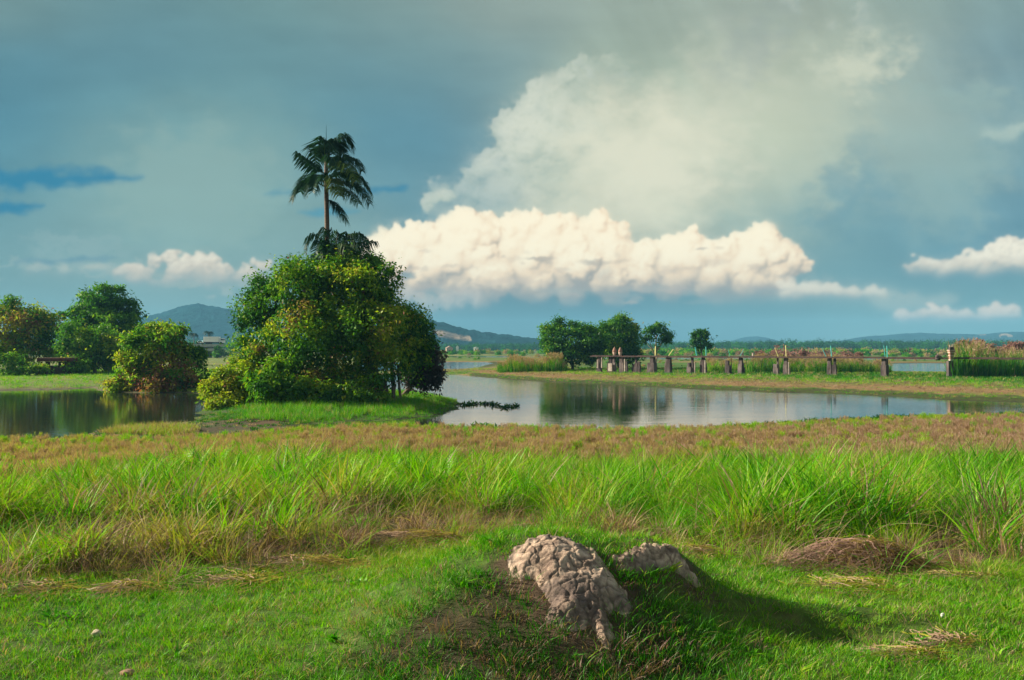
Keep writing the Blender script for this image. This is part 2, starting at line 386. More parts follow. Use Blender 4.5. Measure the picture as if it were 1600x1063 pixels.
class MB:
    """Collects simple solids; build() links them as ONE mesh object."""
    def __init__(s): s.v = []; s.f = []; s.n = 0

    def add(s, v, f):
        s.v.append(np.asarray(v, dtype=np.float64)); s.f += [[i + s.n for i in q] for q in f]; s.n += len(v); return s

    def box(s, c, size, rz=0.0, taper=1.0, M=None):
        hx, hy, hz = [q / 2 for q in size]
        v = [(-hx, -hy, -hz), (hx, -hy, -hz), (hx, hy, -hz), (-hx, hy, -hz), (-hx * taper, -hy * taper, hz), (hx * taper, -hy * taper, hz), (hx * taper, hy * taper, hz), (-hx * taper, hy * taper, hz)]
        c_, s_ = math.cos(rz), math.sin(rz)
        v = [(x * c_ - y * s_ + c[0], x * s_ + y * c_ + c[1], z + c[2]) for x, y, z in v]
        return s.add(v, [(0, 3, 2, 1), (4, 5, 6, 7), (0, 1, 5, 4), (1, 2, 6, 5), (2, 3, 7, 6), (3, 0, 4, 7)])

    def tube(s, pts, rad, n=8, cap=True):
        v, f = tube_arrays(pts, rad, n, cap); return s.add(v, f)

    def lathe(s, prof, c=(0, 0, 0), n=12):
        v = []; f = []
        for r, z in prof:
            for k in range(n):
                a = 2 * math.pi * k / n; v.append((c[0] + r * math.cos(a), c[1] + r * math.sin(a), c[2] + z))
        m = len(prof)
        for i in range(m - 1):
            for k in range(n): f.append((i * n + k, i * n + (k + 1) % n, (i + 1) * n + (k + 1) % n, (i + 1) * n + k))
        f.append(tuple(reversed(range(n)))); f.append(tuple((m - 1) * n + k for k in range(n)))
        return s.add(v, f)

    def build(s, name, mat, parent=None, smooth=False, bevel=0.0):
        me = bpy.data.meshes.new(name)
        V_ = np.concatenate(s.v)
        me.from_pydata(V_.tolist(), [], s.f); me.materials.append(mat)
        if bevel:
            bm = bmesh.new(); bm.from_mesh(me)
            bmesh.ops.bevel(bm, geom=bm.edges[:], offset=bevel, segments=1, affect='EDGES'); bm.to_mesh(me); bm.free()
        if smooth: me.polygons.foreach_set('use_smooth', [True] * len(me.polygons))
        me.update()
        return link(name, me, parent)


def tube_arrays(pts, rad, n=8, cap=True):
    pts = [Vector(p) for p in pts]; v = []; f = []
    up = Vector((0.13, 0.21, 1.0)).normalized()
    prev = None
    for i, p in enumerate(pts):
        t = (pts[min(i + 1, len(pts) - 1)] - pts[max(i - 1, 0)]).normalized()
        if prev is None:
            a = t.cross(up)
            if a.length < 0.05: a = t.cross(Vector((1, 0, 0)))
            a.normalize()
        else:
            a = (prev - t * prev.dot(t)).normalized()
        prev = a; b = t.cross(a)
        r = rad[i] if hasattr(rad, '__len__') else rad
        for k in range(n):
            an = 2 * math.pi * k / n; v.append(tuple(p + (a * math.cos(an) + b * math.sin(an)) * r))
    m = len(pts)
    for i in range(m - 1):
        for k in range(n): f.append((i * n + k, i * n + (k + 1) % n, (i + 1) * n + (k + 1) % n, (i + 1) * n + k))
    if cap:
        f.append(tuple(reversed(range(n)))); f.append(tuple((m - 1) * n + k for k in range(n)))
    return v, f


# ---------------------------------------------------------------- materials
def new_mat(name):
    m = bpy.data.materials.new(name); m.use_nodes = True; nt = m.node_tree; nt.nodes.clear()
    out = nt.nodes.new('ShaderNodeOutputMaterial')
    return m, nt, out


def ramp(nt, stops, fac=None, mode='LINEAR'):
    r = nt.nodes.new('ShaderNodeValToRGB'); cr = r.color_ramp; cr.interpolation = mode
    while len(cr.elements) > 1: cr.elements.remove(cr.elements[-1])
    for i, (p, c) in enumerate(stops):
        e = cr.elements[0] if i == 0 else cr.elements.new(p)
        e.position = p; e.color = (*c, 1)
    if fac is not None: nt.links.new(fac, r.inputs[0])
    return r.outputs[0]


def mixc(nt, f, a, b, mode='MIX'):
    n = nt.nodes.new('ShaderNodeMix'); n.data_type = 'RGBA'; n.blend_type = mode
    for i, v in ((0, f), (6, a), (7, b)):
        if isinstance(v, (int, float)): n.inputs[i].default_value = v
        elif isinstance(v, (tuple, list)): n.inputs[i].default_value = (*v[:3], 1)
        else: nt.links.new(v, n.inputs[i])
    return n.outputs[2]


def math_n(nt, op, a, b=None, clamp=False):
    n = nt.nodes.new('ShaderNodeMath'); n.operation = op; n.use_clamp = clamp
    for i, v in enumerate((a, b)):
        if v is None: continue
        if isinstance(v, (int, float)): n.inputs[i].default_value = v
        else: nt.links.new(v, n.inputs[i])
    return n.outputs[0]


def noise_n(nt, scale, detail=4, rough=0.55, vec=None, coord='Object'):
    n = nt.nodes.new('ShaderNodeTexNoise'); n.inputs['Scale'].default_value = scale; n.inputs['Detail'].default_value = detail; n.inputs['Roughness'].default_value = rough
    if vec is None:
        t = nt.nodes.new('ShaderNodeTexCoord'); vec = t.outputs[coord]
    nt.links.new(vec, n.inputs['Vector'])
    return n.outputs[0]


def leaf_mat(name, stops, transl=0.45, tboost=(1.1, 1.25, 0.5), rough=0.55, spec=0.25, hue_attr='hue', rnd=0.0, world_scale=0.0, world_amt=0.0, root=None):
    """Leaf or blade: colour from a ramp over the 'hue' attribute (plus the instance's random value and a broad world noise), lit from both sides."""
    m, nt, out = new_mat(name)
    at = nt.nodes.new('ShaderNodeAttribute'); at.attribute_name = hue_attr
    f = at.outputs['Fac']
    if rnd:
        oi = nt.nodes.new('ShaderNodeObjectInfo')
        f = math_n(nt, 'ADD', f, math_n(nt, 'MULTIPLY', math_n(nt, 'SUBTRACT', oi.outputs['Random'], 0.5), rnd))
    if world_amt:
        g = nt.nodes.new('ShaderNodeNewGeometry')
        w = noise_n(nt, world_scale, 3, 0.55, g.outputs['Position'])
        f = math_n(nt, 'ADD', f, math_n(nt, 'MULTIPLY', math_n(nt, 'SUBTRACT', w, 0.5), world_amt))
    c = ramp(nt, stops, f)
    if root is not None:
        ta = nt.nodes.new('ShaderNodeAttribute'); ta.attribute_name = 'along'
        rf = ramp(nt, [(0.0, (1, 1, 1)), (root[1], (0, 0, 0))], ta.outputs['Fac'])
        c = mixc(nt, rf, c, root[0])
    d = nt.nodes.new('ShaderNodeBsdfDiffuse'); nt.links.new(c, d.inputs['Color'])
    t = nt.nodes.new('ShaderNodeBsdfTranslucent')
    tc = mixc(nt, 1.0, c, tboost, 'MULTIPLY'); nt.links.new(tc, t.inputs['Color'])
    mx = nt.nodes.new('ShaderNodeMixShader'); mx.inputs[0].default_value = transl
    nt.links.new(d.outputs[0], mx.inputs[1]); nt.links.new(t.outputs[0], mx.inputs[2])
    if spec > 0:
        g = nt.nodes.new('ShaderNodeBsdfGlossy'); g.inputs['Roughness'].default_value = rough; g.inputs['Color'].default_value = (1, 1, 1, 1)
        m2 = nt.nodes.new('ShaderNodeMixShader'); m2.inputs[0].default_value = 0.07 * spec
        nt.links.new(mx.outputs[0], m2.inputs[1]); nt.links.new(g.outputs[0], m2.inputs[2])
        nt.links.new(m2.outputs[0], out.inputs['Surface'])
    else:
        nt.links.new(mx.outputs[0], out.inputs['Surface'])
    return m


def solid_mat(name, c1, c2, scale=3.0, rough=0.85, bump=0.3, detail=5, c3=None, spec=0.3, dist=0.02, stretch=None):
    m, nt, out = new_mat(name)
    t = nt.nodes.new('ShaderNodeTexCoord'); vec = t.outputs['Object']
    if stretch:
        mp = nt.nodes.new('ShaderNodeMapping'); mp.inputs['Scale'].default_value = stretch; nt.links.new(vec, mp.inputs[0]); vec = mp.outputs[0]
    n = noise_n(nt, scale, detail, 0.6, vec)
    st = [(0.32, c1), (0.68, c2)] if c3 is None else [(0.28, c1), (0.5, c2), (0.72, c3)]
    c = ramp(nt, st, n)
    b = nt.nodes.new('ShaderNodeBsdfPrincipled'); nt.links.new(c, b.inputs['Base Color']); b.inputs['Roughness'].default_value = rough
    b.inputs['Specular IOR Level'].default_value = spec
    if bump:
        n2 = noise_n(nt, scale * 3.1, detail, 0.65, vec)
        bp = nt.nodes.new('ShaderNodeBump'); bp.inputs['Strength'].default_value = bump; bp.inputs['Distance'].default_value = dist
        nt.links.new(n2, bp.inputs['Height']); nt.links.new(bp.outputs[0], b.inputs['Normal'])
    nt.links.new(b.outputs[0], out.inputs['Surface'])
    return m


def build_world():
    S = make_sky()
    H, W = S.shape[:2]
    im = bpy.data.images.new('cloudscape', W, H, alpha=False, float_buffer=True)
    buf = np.ones((H, W, 4), dtype=np.float32); buf[..., :3] = S
    im.pixels.foreach_set(buf.ravel()); im.update()
    try: im.pack()
    except Exception: pass
    w = bpy.data.worlds.new('World'); scene.world = w; w.use_nodes = True
    nt = w.node_tree; nt.nodes.clear()
    N = nt.nodes.new; L = nt.links.new

    def M(op, a, b=None, clamp=False):
        n = N('ShaderNodeMath'); n.operation = op; n.use_clamp = clamp
        for i, v in enumerate((a, b)):
            if v is None: continue
            if isinstance(v, (int, float)): n.inputs[i].default_value = v
            else: L(v, n.inputs[i])
        return n.outputs[0]
    tc = N('ShaderNodeTexCoord'); sp = N('ShaderNodeSeparateXYZ'); L(tc.outputs['Generated'], sp.inputs[0])
    x, y, z = sp.outputs
    az = M('MULTIPLY', M('ARCTAN2', x, y), 180 / math.pi)
    el = M('MULTIPLY', M('ARCSINE', z), 180 / math.pi)
    u = M('DIVIDE', M('ADD', az, SKY_AZ), 2 * SKY_AZ)
    v = M('DIVIDE', M('SUBTRACT', el, SKY_E0), SKY_E1 - SKY_E0)
    cb = N('ShaderNodeCombineXYZ'); L(u, cb.inputs[0]); L(v, cb.inputs[1])
    ti = N('ShaderNodeTexImage'); ti.image = im; ti.extension = 'EXTEND'; ti.interpolation = 'Cubic'; L(cb.outputs[0], ti.inputs[0])
    # outside the mapped part of the sky: broken cloud over clear sky, lightened to fill the shade
    sky = N('ShaderNodeTexSky'); sky.sky_type = 'NISHITA'; sky.sun_disc = False
    sky.sun_elevation = SUN_EL; sky.sun_rotation = SUN_AZ; sky.air_density = 1.0; sky.dust_density = 1.2; sky.ozone_density = 1.5
    nz = N('ShaderNodeTexNoise'); nz.inputs['Scale'].default_value = 2.2; nz.inputs['Detail'].default_value = 7
    mp = N('ShaderNodeMapping'); mp.inputs['Scale'].default_value = (1, 1, 3.0); L(tc.outputs['Generated'], mp.inputs[0]); L(mp.outputs[0], nz.inputs[0])
    cr = N('ShaderNodeValToRGB'); L(nz.outputs[0], cr.inputs[0])
    cr.color_ramp.elements[0].position = 0.30; cr.color_ramp.elements[0].color = (*[c * 10 for c in lin((122, 156, 164))], 1)
    cr.color_ramp.elements[1].position = 0.72; cr.color_ramp.elements[1].color = (*[c * 10 for c in lin((214, 216, 198))], 1)
    mx = N('ShaderNodeMix'); mx.data_type = 'RGBA'; mx.inputs['Factor'].default_value = 0.72
    L(sky.outputs[0], mx.inputs[6]); L(cr.outputs[0], mx.inputs[7])
    # window mask, 8 degrees of fade
    ma = M('DIVIDE', M('SUBTRACT', SKY_AZ - 1.0, M('ABSOLUTE', az)), 9.0, True)
    me = M('DIVIDE', M('SUBTRACT', SKY_E1 - 1.0, el), 9.0, True)
    mk = M('MULTIPLY', ma, me)
    sc = N('ShaderNodeVectorMath'); sc.operation = 'SCALE'; sc.inputs['Scale'].default_value = 10.0; L(ti.outputs[0], sc.inputs[0])
    m2 = N('ShaderNodeMix'); m2.data_type = 'RGBA'; L(mk, m2.inputs['Factor']); L(mx.outputs[2], m2.inputs[6]); L(sc.outputs[0], m2.inputs[7])
    bg = N('ShaderNodeBackground'); bg.inputs['Strength'].default_value = 0.1 / 2 ** 1.3; L(m2.outputs[2], bg.inputs['Color'])
    out = N('ShaderNodeOutputWorld'); L(bg.outputs[0], out.inputs['Surface'])
    w.cycles.sampling_method = 'MANUAL'; w.cycles.sample_map_resolution = 1024


build_world()

# ---------------------------------------------------------------- water and land
# Outlines of the water at z = 0, measured as photograph pixels and laid out on the water plane.
LAKE = [(470, 668), (520, 672), (560, 671), (640, 669), (760, 673), (900, 675), (1000, 676), (1100, 673), (1200, 668), (1300, 662), (1400, 657), (1500, 655), (1600, 652), (1750, 649),
        (1750, 637), (1600, 629), (1480, 625), (1400, 620), (1300, 615), (1200, 613), (1100, 609), (1000, 604), (900, 599), (850, 597), (780, 592), (740, 588), (700, 585), (640, 583), (600, 584),
        (590, 600), (600, 612), (640, 616), (690, 620), (718, 627), (722, 634), (700, 646), (640, 654), (620, 656), (540, 659), (490, 663)]
POND = [(-260, 613), (0, 610), (60, 609), (100, 609), (140, 606), (160, 611), (200, 614), (300, 614), (345, 618), (345, 630), (322, 640), (310, 650), (303, 658), (260, 664), (200, 669), (140, 675), (112, 684), (60, 685), (0, 684), (-260, 694)]
CHANNEL = [(560, 567), (690, 565.5), (760, 566), (772, 568), (745, 574), (715, 577.5), (690, 579), (640, 580), (560, 581)]
STRIP_L = [(540, 556.8), (790, 556.8), (800, 558.8), (540, 558.8)]
POND_R = [(1386, 568.5), (1440, 567.5), (1500, 568), (1560, 570), (1540, 582), (1470, 584), (1420, 583.5), (1390, 580)]
STRIP_R = [(900, 559.4), (1680, 559.4), (1680, 562), (1100, 562), (900, 561.5)]
PUDDLE = [(283, 691), (300, 689), (320, 690), (316, 694), (292, 694.5)]
PUDDLE2 = [(72, 682), (86, 675), (100, 675), (108, 682), (96, 687), (80, 687)]
WATERS = [LAKE, POND, CHANNEL, STRIP_L, POND_R, STRIP_R, PUDDLE]
SHORE = [(-260, 694), (0, 692), (60, 691), (140, 690), (250, 690), (340, 688), (430, 684), (520, 674), (640, 671), (760, 673), (900, 675), (1000, 676), (1100, 673), (1200, 668), (1300, 662), (1400, 657), (1500, 655), (1600, 652), (1750, 649)]
WPOLY = [np.array([on_level(*p) for p in w]) for w in WATERS]
_sh = np.array([on_level(*p) for p in SHORE])


def y_shore(x): return np.interp(x, _sh[:, 0], _sh[:, 1])


def poly_sd(x, y, poly):
    """distance to the outline, negative inside"""
    d2 = np.full(x.shape, 1e18); ins = np.zeros(x.shape, dtype=bool)
    n = len(poly)
    for i in range(n):
        ax, ay = poly[i]; bx, by = poly[(i + 1) % n]
        ex, ey = bx - ax, by - ay
        t = np.clip(((x - ax) * ex + (y - ay) * ey) / (ex * ex + ey * ey), 0, 1)
        d2 = np.minimum(d2, (x - ax - t * ex) ** 2 + (y - ay - t * ey) ** 2)
        if ay != by:
            c = ((ay > y) != (by > y)) & (x < (bx - ax) * (y - ay) / (by - ay) + ax)
            ins ^= c
    d = np.sqrt(d2)
    return np.where(ins, -d, d)


def water_sd(x, y):
    j = np.clip(np.hypot(x, y) / 60.0, 0.3, 1.0)
    wx = x + j * 0.9 * fbm(x / 3.1, y / 3.1, 3, 61); wy = y + j * 1.3 * fbm(x / 3.1, y / 4.0, 3, 67)
    s = np.full(x.shape, 1e9)
    for w in WPOLY: s = np.minimum(s, poly_sd(wx, wy, w))
    return s


LAWN_Z = 2.3


def lawn_edge(x):
    """where the mown grass ends and the tall grass begins (distance ahead of the eye)"""
    return np.interp(x, [-6, -3.6, -2.6, -1.6, -0.8, 0.1, 0.9, 1.6, 2.3, 3.2, 4.2, 6], [6.0, 6.2, 6.5, 7.3, 8.3, 8.9, 8.3, 7.3, 6.9, 6.8, 7.0, 7.2])


def mound(x, y):
    g = lambda cx, cy_, rx, ry, h, p=1.0: h * np.exp(-(((x - cx) / rx) ** 2 + ((y - cy_) / ry) ** 2) ** p)
    m = np.where(y < 5.6, g(0.24, 5.6, 0.92, 0.86, 0.49, 1.2), g(0.24, 5.6, 0.92, 0.60, 0.49, 1.2)) + g(0.97, 5.66, 0.28, 0.30, 0.13, 1.2) + g(-0.40, 6.1, 1.1, 0.8, 0.06)
    m = m + g(1.75, 5.60, 0.8, 0.17, 0.09) - g(1.7, 5.22, 0.6, 0.2, 0.05)                     # low ridge to the right with the hollow in front of it
    return m


def ground_z(x, y, sd=None):
    x = np.asarray(x, dtype=np.float64); y = np.asarray(y, dtype=np.float64)
    if sd is None: sd = water_sd(x, y)
    s = y_shore(x) - y                                          # distance this side of the near shore
    near = np.interp(s, [-60, 0, 3, 8, 14, 20, 26, 30, 33, 35.5, 38, 60], [0.06, 0.06, 0.16, 0.36, 0.62, 0.95, 1.42, 1.80, 2.12, LAWN_Z - .03, LAWN_Z, LAWN_Z])
    r = np.hypot(x, y)
    cap = np.interp(r, [60, 90, 140, 200, 320, 800, 3000], [0.5, 0.62, 0.5, 0.22, 0.14, 0.2, 0.4])
    far = cap * (1 - np.exp(-np.maximum(sd, 0) / 7.0)) + 0.03
    # island of the big tree
    isl = 0.26 * np.exp(-(((x + 13) / 9.5) ** 2 + ((y - 61) / 9) ** 2) ** 1.5)
    land = np.where(s > 0, near, far + isl * (sd > 0) * np.clip(sd / 2.5, 0, 1))
    land = land + np.where(r < 60, 0.05 * fbm(x / 2.3, y / 2.3, 4, 71) * np.clip(s / 10, 0, 1), 0.05 * fbm(x / 9, y / 9, 3, 73) * np.clip(sd / 6, 0, 1))
    land = land + np.where(r < 16, 0.022 * fbm(x / 0.5, y / 0.5, 3, 77) + mound(x, y), 0)
    bed = np.maximum(-0.7, sd * 0.16)
    k = np.where(s > 6, 1.0, np.clip(sd / 0.7, 0, 1))
    return np.where((sd < 0) & (s < 6), bed, land * k + 0.012 * (k < 1))


def land_cover(x, y, sd):
    """colour of what covers the soil"""
    s = y_shore(x) - y; r = np.hypot(x, y)
    n = fbm(x / 2.2, y / 2.2, 4, 81); nb = fbm(x / 11, y / 14, 4, 83); nf = fbm(x / 0.35, y / 0.35, 3, 87)
    C = np.zeros(x.shape + (3,))

    def put(c, a): C[:] = C * (1 - a[..., None]) + np.array(c) * a[..., None]
    one = np.ones_like(x)
    # ---- beyond the water
    put((0.075, 0.125, 0.022), one)
    put((0.20, 0.135, 0.060), sstep(0.1, 0.55, nb + 0.35 * np.sin(r / 17.0)) * (r > 55) * 0.9)
    put((0.045, 0.115, 0.018), sstep(0.15, 0.5, fbm(x / 60, y / 22, 3, 91)) * (r > 150))
    put((0.14, 0.16, 0.045), sstep(0.2, 0.5, fbm(x / 90, y / 30, 3, 95)) * (r > 170))
    fb = (s < 0) & (r > 55)
    put((0.045, 0.100, 0.016), sstep(14, 24, sd + 5 * n) * fb * (r < 190) * (x > -6))
    put((0.105, 0.105, 0.032), sstep(9, 13, sd + 4 * n) * (1 - sstep(15, 24, sd + 5 * n)) * fb * (x > -6))
    put((0.200, 0.120, 0.062), sstep(2.6, 4.6, sd + 2.5 * n) * (1 - sstep(8, 12, sd + 4 * n)) * fb * (x > -6) * (0.45 + 0.5 * sstep(-0.3, 0.3, nb)))
    put((0.045, 0.055, 0.016), (1 - sstep(2.4, 4.2, sd + 1.8 * n)) * fb * (x > -6))
    # left shore beyond the pond: pale short grass with tan strips
    lf = fb & (x < -22)
    put((0.11, 0.145, 0.032), lf * sstep(0.5, 2.0, sd + n))
    put((0.24, 0.17, 0.085), lf * sstep(0.05, 0.5, nb) * sstep(2, 5, sd + 2 * n) * 0.8)
    put((0.11, 0.10, 0.05), lf * (1 - sstep(0.5, 2.0, sd + n)))
    # ---- island
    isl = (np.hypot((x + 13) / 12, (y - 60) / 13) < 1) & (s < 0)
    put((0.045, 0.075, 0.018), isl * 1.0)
    # ---- this side
    nr = s > 0
    put((0.10, 0.105, 0.030), nr * 1.0)
    put((0.165, 0.100, 0.060), nr * sstep(2.0, 5.0, s + 1.5 * n) * (1 - sstep(19, 24, s + 2 * n)))
    put((0.075, 0.060, 0.026), nr * sstep(19, 23, s + 2 * n))
    le = lawn_edge(x)
    lw = nr * sstep(0.35, -0.15, y - le + 0.25 * n)
    put((0.060, 0.105, 0.018), lw)
    put((0.12, 0.085, 0.045), lw * sstep(0.28, 0.6, n + 0.45 * nf) * 0.85)
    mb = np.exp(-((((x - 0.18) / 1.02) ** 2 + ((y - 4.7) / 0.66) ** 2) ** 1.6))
    put((0.036, 0.033, 0.017), lw * sstep(0.30, 0.65, mb + 0.4 * n + 0.25 * nf))  # dark mossy soil, with the front slope's shade put into its colour
    for pl in ROCKS_XY():
        put((0.085, 0.058, 0.040), lw * sstep(0.16, 0.03, poly_sd(x + 0.04 * nf, y + 0.04 * n, pl)) * (np.hypot(x, y) < 12))
    # mud flat between the pond and the tree
    px = 800 + x / np.maximum(y, 1) * FPX; py = HOR + EYE * FPX / np.maximum(y, 1)
    mud = sstep(30, 70, px + 30 * n) * (1 - sstep(430, 500, px + 30 * n)) * sstep(655, 662, py + 4 * n) * (1 - sstep(690, 697, py + 5 * n))
    put((0.060, 0.050, 0.030), mud)
    put((0.050, 0.075, 0.025), mud * sstep(0.0, 0.3, n))
    put((0.10, 0.055, 0.035), mud * sstep(0.25, 0.45, nb + 0.4 * n) * 0.8)
    hump = np.exp(-(((px - 240) / 75) ** 2 + ((py - 678) / 8) ** 2))
    put((0.17, 0.12, 0.05), sstep(0.3, 0.6, hump) * nr * 1.0)
    put((0.03, 0.03, 0.02), (sd < 0) * 1.0)
    return C


def hit_ground(px, py):
    d = np.arange(3.4, 9.0, 0.01); x = (px - 800) / FPX * d
    k = np.nonzero(EYE - (py - HOR) / FPX * d < ground_z(x, d))[0]
    i = k[0] if len(k) else 0
    return (x[i], d[i])


# the outlines of the two stone outcrops, laid on the mound
ROCK1 = np.array([hit_ground(*p) for p in [(793, 882), (800, 860), (825, 849), (858, 845), (890, 848), (925, 864), (950, 888), (968, 915), (986, 948), (980, 966), (962, 958), (950, 968), (962, 1000), (950, 1014), (936, 1000), (922, 978), (900, 990), (868, 985), (850, 968), (862, 948), (850, 925), (832, 905), (812, 908), (796, 898)]])
ROCK2 = np.array([hit_ground(*p) for p in [(946, 872), (966, 874), (978, 868), (990, 860), (1012, 857), (1040, 858), (1064, 874), (1080, 898), (1097, 920), (1086, 918), (1064, 900), (1040, 890), (1018, 896), (990, 898), (968, 890)]])


def ROCKS_XY(): return (ROCK1, ROCK2)


def build_terrain():
    na, nr = 560, 640
    th = np.radians(np.linspace(-58, 58, na))
    rr = np.concatenate([np.linspace(0.4, 2.8, 8), np.geomspace(3.0, 420, nr - 60), np.geomspace(430, 3700, 52)])
    T, R = np.meshgrid(th, rr)
    x = (R * np.sin(T)).ravel(); y = (R * np.cos(T)).ravel()
    sd = water_sd(x, y); z = ground_z(x, y, sd); c = land_cover(x, y, sd)
    nr = len(rr)
    idx = np.arange(nr * na).reshape(nr, na)
    f = np.stack([idx[:-1, :-1], idx[:-1, 1:], idx[1:, 1:], idx[1:, :-1]], -1).reshape(-1, 4)
    f = f[:, ::-1]
    m, nt, out = new_mat('soil_and_cover')
    at = nt.nodes.new('ShaderNodeAttribute'); at.attribute_name = 'cover'
    g = nt.nodes.new('ShaderNodeNewGeometry')
    n1 = noise_n(nt, 9.0, 6, 0.65, g.outputs['Position']); n2 = noise_n(nt, 0.7, 5, 0.6, g.outputs['Position']); n3 = noise_n(nt, 60.0, 4, 0.6, g.outputs['Position'])
    c1 = mixc(nt, 1.0, at.outputs['Color'], ramp(nt, [(0.3, (0.62, 0.60, 0.58)), (0.7, (1.35, 1.32, 1.25))], n1), 'MULTIPLY')
    c2 = mixc(nt, 1.0, c1, ramp(nt, [(0.3, (0.75, 0.8, 0.8)), (0.7, (1.22, 1.18, 1.15))], n2), 'MULTIPLY')
    b = nt.nodes.new('ShaderNodeBsdfPrincipled'); nt.links.new(c2, b.inputs['Base Color']); b.inputs['Roughness'].default_value = 0.95; b.inputs['Specular IOR Level'].default_value = 0.15
    bp = nt.nodes.new('ShaderNodeBump'); bp.inputs['Strength'].default_value = 0.7; bp.inputs['Distance'].default_value = 0.02
    nt.links.new(math_n(nt, 'ADD', n1, math_n(nt, 'MULTIPLY', n3, 0.5)), bp.inputs['Height']); nt.links.new(bp.outputs[0], b.inputs['Normal'])
    nt.links.new(b.outputs[0], out.inputs['Surface'])
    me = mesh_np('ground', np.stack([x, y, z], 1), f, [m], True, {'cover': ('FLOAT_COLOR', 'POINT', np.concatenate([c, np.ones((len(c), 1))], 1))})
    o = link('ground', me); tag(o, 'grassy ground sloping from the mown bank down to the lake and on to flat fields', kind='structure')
    return o


build_terrain()


def build_water():
    m, nt, out = new_mat('lake_water')
    g = nt.nodes.new('ShaderNodeNewGeometry'); pos = g.outputs['Position']
    mp = nt.nodes.new('ShaderNodeMapping'); mp.inputs['Scale'].default_value = (0.5, 1.0, 1.0); nt.links.new(pos, mp.inputs[0])
    w1 = noise_n(nt, 2.4, 4, 0.55, mp.outputs[0]); w2 = noise_n(nt, 0.55, 2, 0.5, mp.outputs[0])
    # breeze: ripples on the open far side, glassy near the trees and in the pond
    sp = nt.nodes.new('ShaderNodeSeparateXYZ'); nt.links.new(pos, sp.inputs[0])
    far = nt.nodes.new('ShaderNodeMapRange'); far.interpolation_type = 'SMOOTHSTEP'; far.inputs[1].default_value = 60; far.inputs[2].default_value = 92; nt.links.new(math_n(nt, 'ADD', sp.outputs[1], math_n(nt, 'MULTIPLY', math_n(nt, 'SUBTRACT', w2, 0.5), 14)), far.inputs[0])
    op = nt.nodes.new('ShaderNodeMapRange'); op.interpolation_type = 'SMOOTHSTEP'; op.inputs[1].default_value = -16; op.inputs[2].default_value = -6; nt.links.new(sp.outputs[0], op.inputs[0])
    amt = math_n(nt, 'MULTIPLY', far.outputs[0], op.outputs[0])
    h = math_n(nt, 'ADD', math_n(nt, 'MULTIPLY', w1, math_n(nt, 'ADD', math_n(nt, 'MULTIPLY', amt, 0.020), 0.0052)), math_n(nt, 'MULTIPLY', w2, 0.006))
    bp = nt.nodes.new('ShaderNodeBump'); bp.inputs['Strength'].default_value = 1.0; bp.inputs['Distance'].default_value = 1.0; nt.links.new(h, bp.inputs['Height'])
    d = nt.nodes.new('ShaderNodeBsdfDiffuse'); d.inputs['Color'].default_value = (0.022, 0.028, 0.018, 1)
    gl = nt.nodes.new('ShaderNodeBsdfGlossy'); gl.inputs['Roughness'].default_value = 0.03; gl.inputs['Color'].default_value = (1, 1, 1, 1)
    nt.links.new(bp.outputs[0], gl.inputs['Normal'])
    fr = nt.nodes.new('ShaderNodeFresnel'); fr.inputs['IOR'].default_value = 1.55
    mx = nt.nodes.new('ShaderNodeMixShader'); nt.links.new(fr.outputs[0], mx.inputs[0]); nt.links.new(d.outputs[0], mx.inputs[1]); nt.links.new(gl.outputs[0], mx.inputs[2])
    nt.links.new(mx.outputs[0], out.inputs['Surface'])
    v = [(-330, 31, 0), (330, 31, 0), (330, 460, 0), (-330, 460, 0)]
    o = link('lake_water', mesh_np('lake_water', v, np.array([[0, 1, 2, 3]]), [m])); tag(o, 'still lake and pond water mirroring the clouds and trees', kind='structure')


build_water()


def gz(x, y): return float(ground_z(np.array([x]), np.array([y]))[0])


# ---------------------------------------------------------------- hills on the skyline
def hill(name, label, px, tops, d0, d1, mat, seed, rough=1.0, cut=None):
    """A ridge between d0 and d1 metres ahead whose skyline passes through (px, tops)."""
    na, nd = 260, 26
    p = np.linspace(px[0], px[-1], na); top = np.interp(p, px, tops)
    top = top + np.convolve(np.pad(top, 6, mode='edge'), np.ones(13) / 13, 'valid') * 0
    u = np.linspace(0, 1, nd)
    dm = (d0 + d1) / 2
    hgt = np.maximum(EYE - (top - HOR) / FPX * dm, 0.0)
    A, Uu = np.meshgrid(p, u)
    D = d0 + (d1 - d0) * Uu
    prof = np.sin(np.pi * np.clip(Uu, 0, 1)) ** 0.8
    X = (A - 800) / FPX * D; Y = D
    f1 = fbm(X / 160, Y / 160, 4, seed)
    Z = hgt[None, :] * prof * (1 + 0.10 * f1) + rough * prof * 5.0 * np.abs(fbm(X / 22, Y / 22, 3, seed + 3)) - 3.0 * (1 - prof)
    idx = np.arange(nd * na).reshape(nd, na)
    f = np.stack([idx[:-1, :-1], idx[:-1, 1:], idx[1:, 1:], idx[1:, :-1]], -1).reshape(-1, 4)[:, ::-1]
    c = np.ones(X.shape + (3,)) * np.array((0.008, 0.034, 0.042))  # bluer than the forest itself: distance haze is put into the colour
    c *= (1 + 0.5 * fbm(X / 60, Y / 60, 3, seed + 7))[..., None]
    for (x0, x1, u0, u1) in cut or ():
        k = (A + 6 * f1 > x0) & (A < x1) & (Uu > u0 + 0.03 * f1) & (Uu < u1)
        c[k & (fbm(X / 34, Y / 20, 3, seed + 11) > -0.06)] = (0.21, 0.155, 0.12)
    me = mesh_np(name, np.stack([X, Y, Z], -1).reshape(-1, 3), f, [mat], True, {'cover': ('FLOAT_COLOR', 'POINT', np.concatenate([c.reshape(-1, 3), np.ones((c.size // 3, 1))], 1))})
    return tag(link(name, me), label, kind='structure')


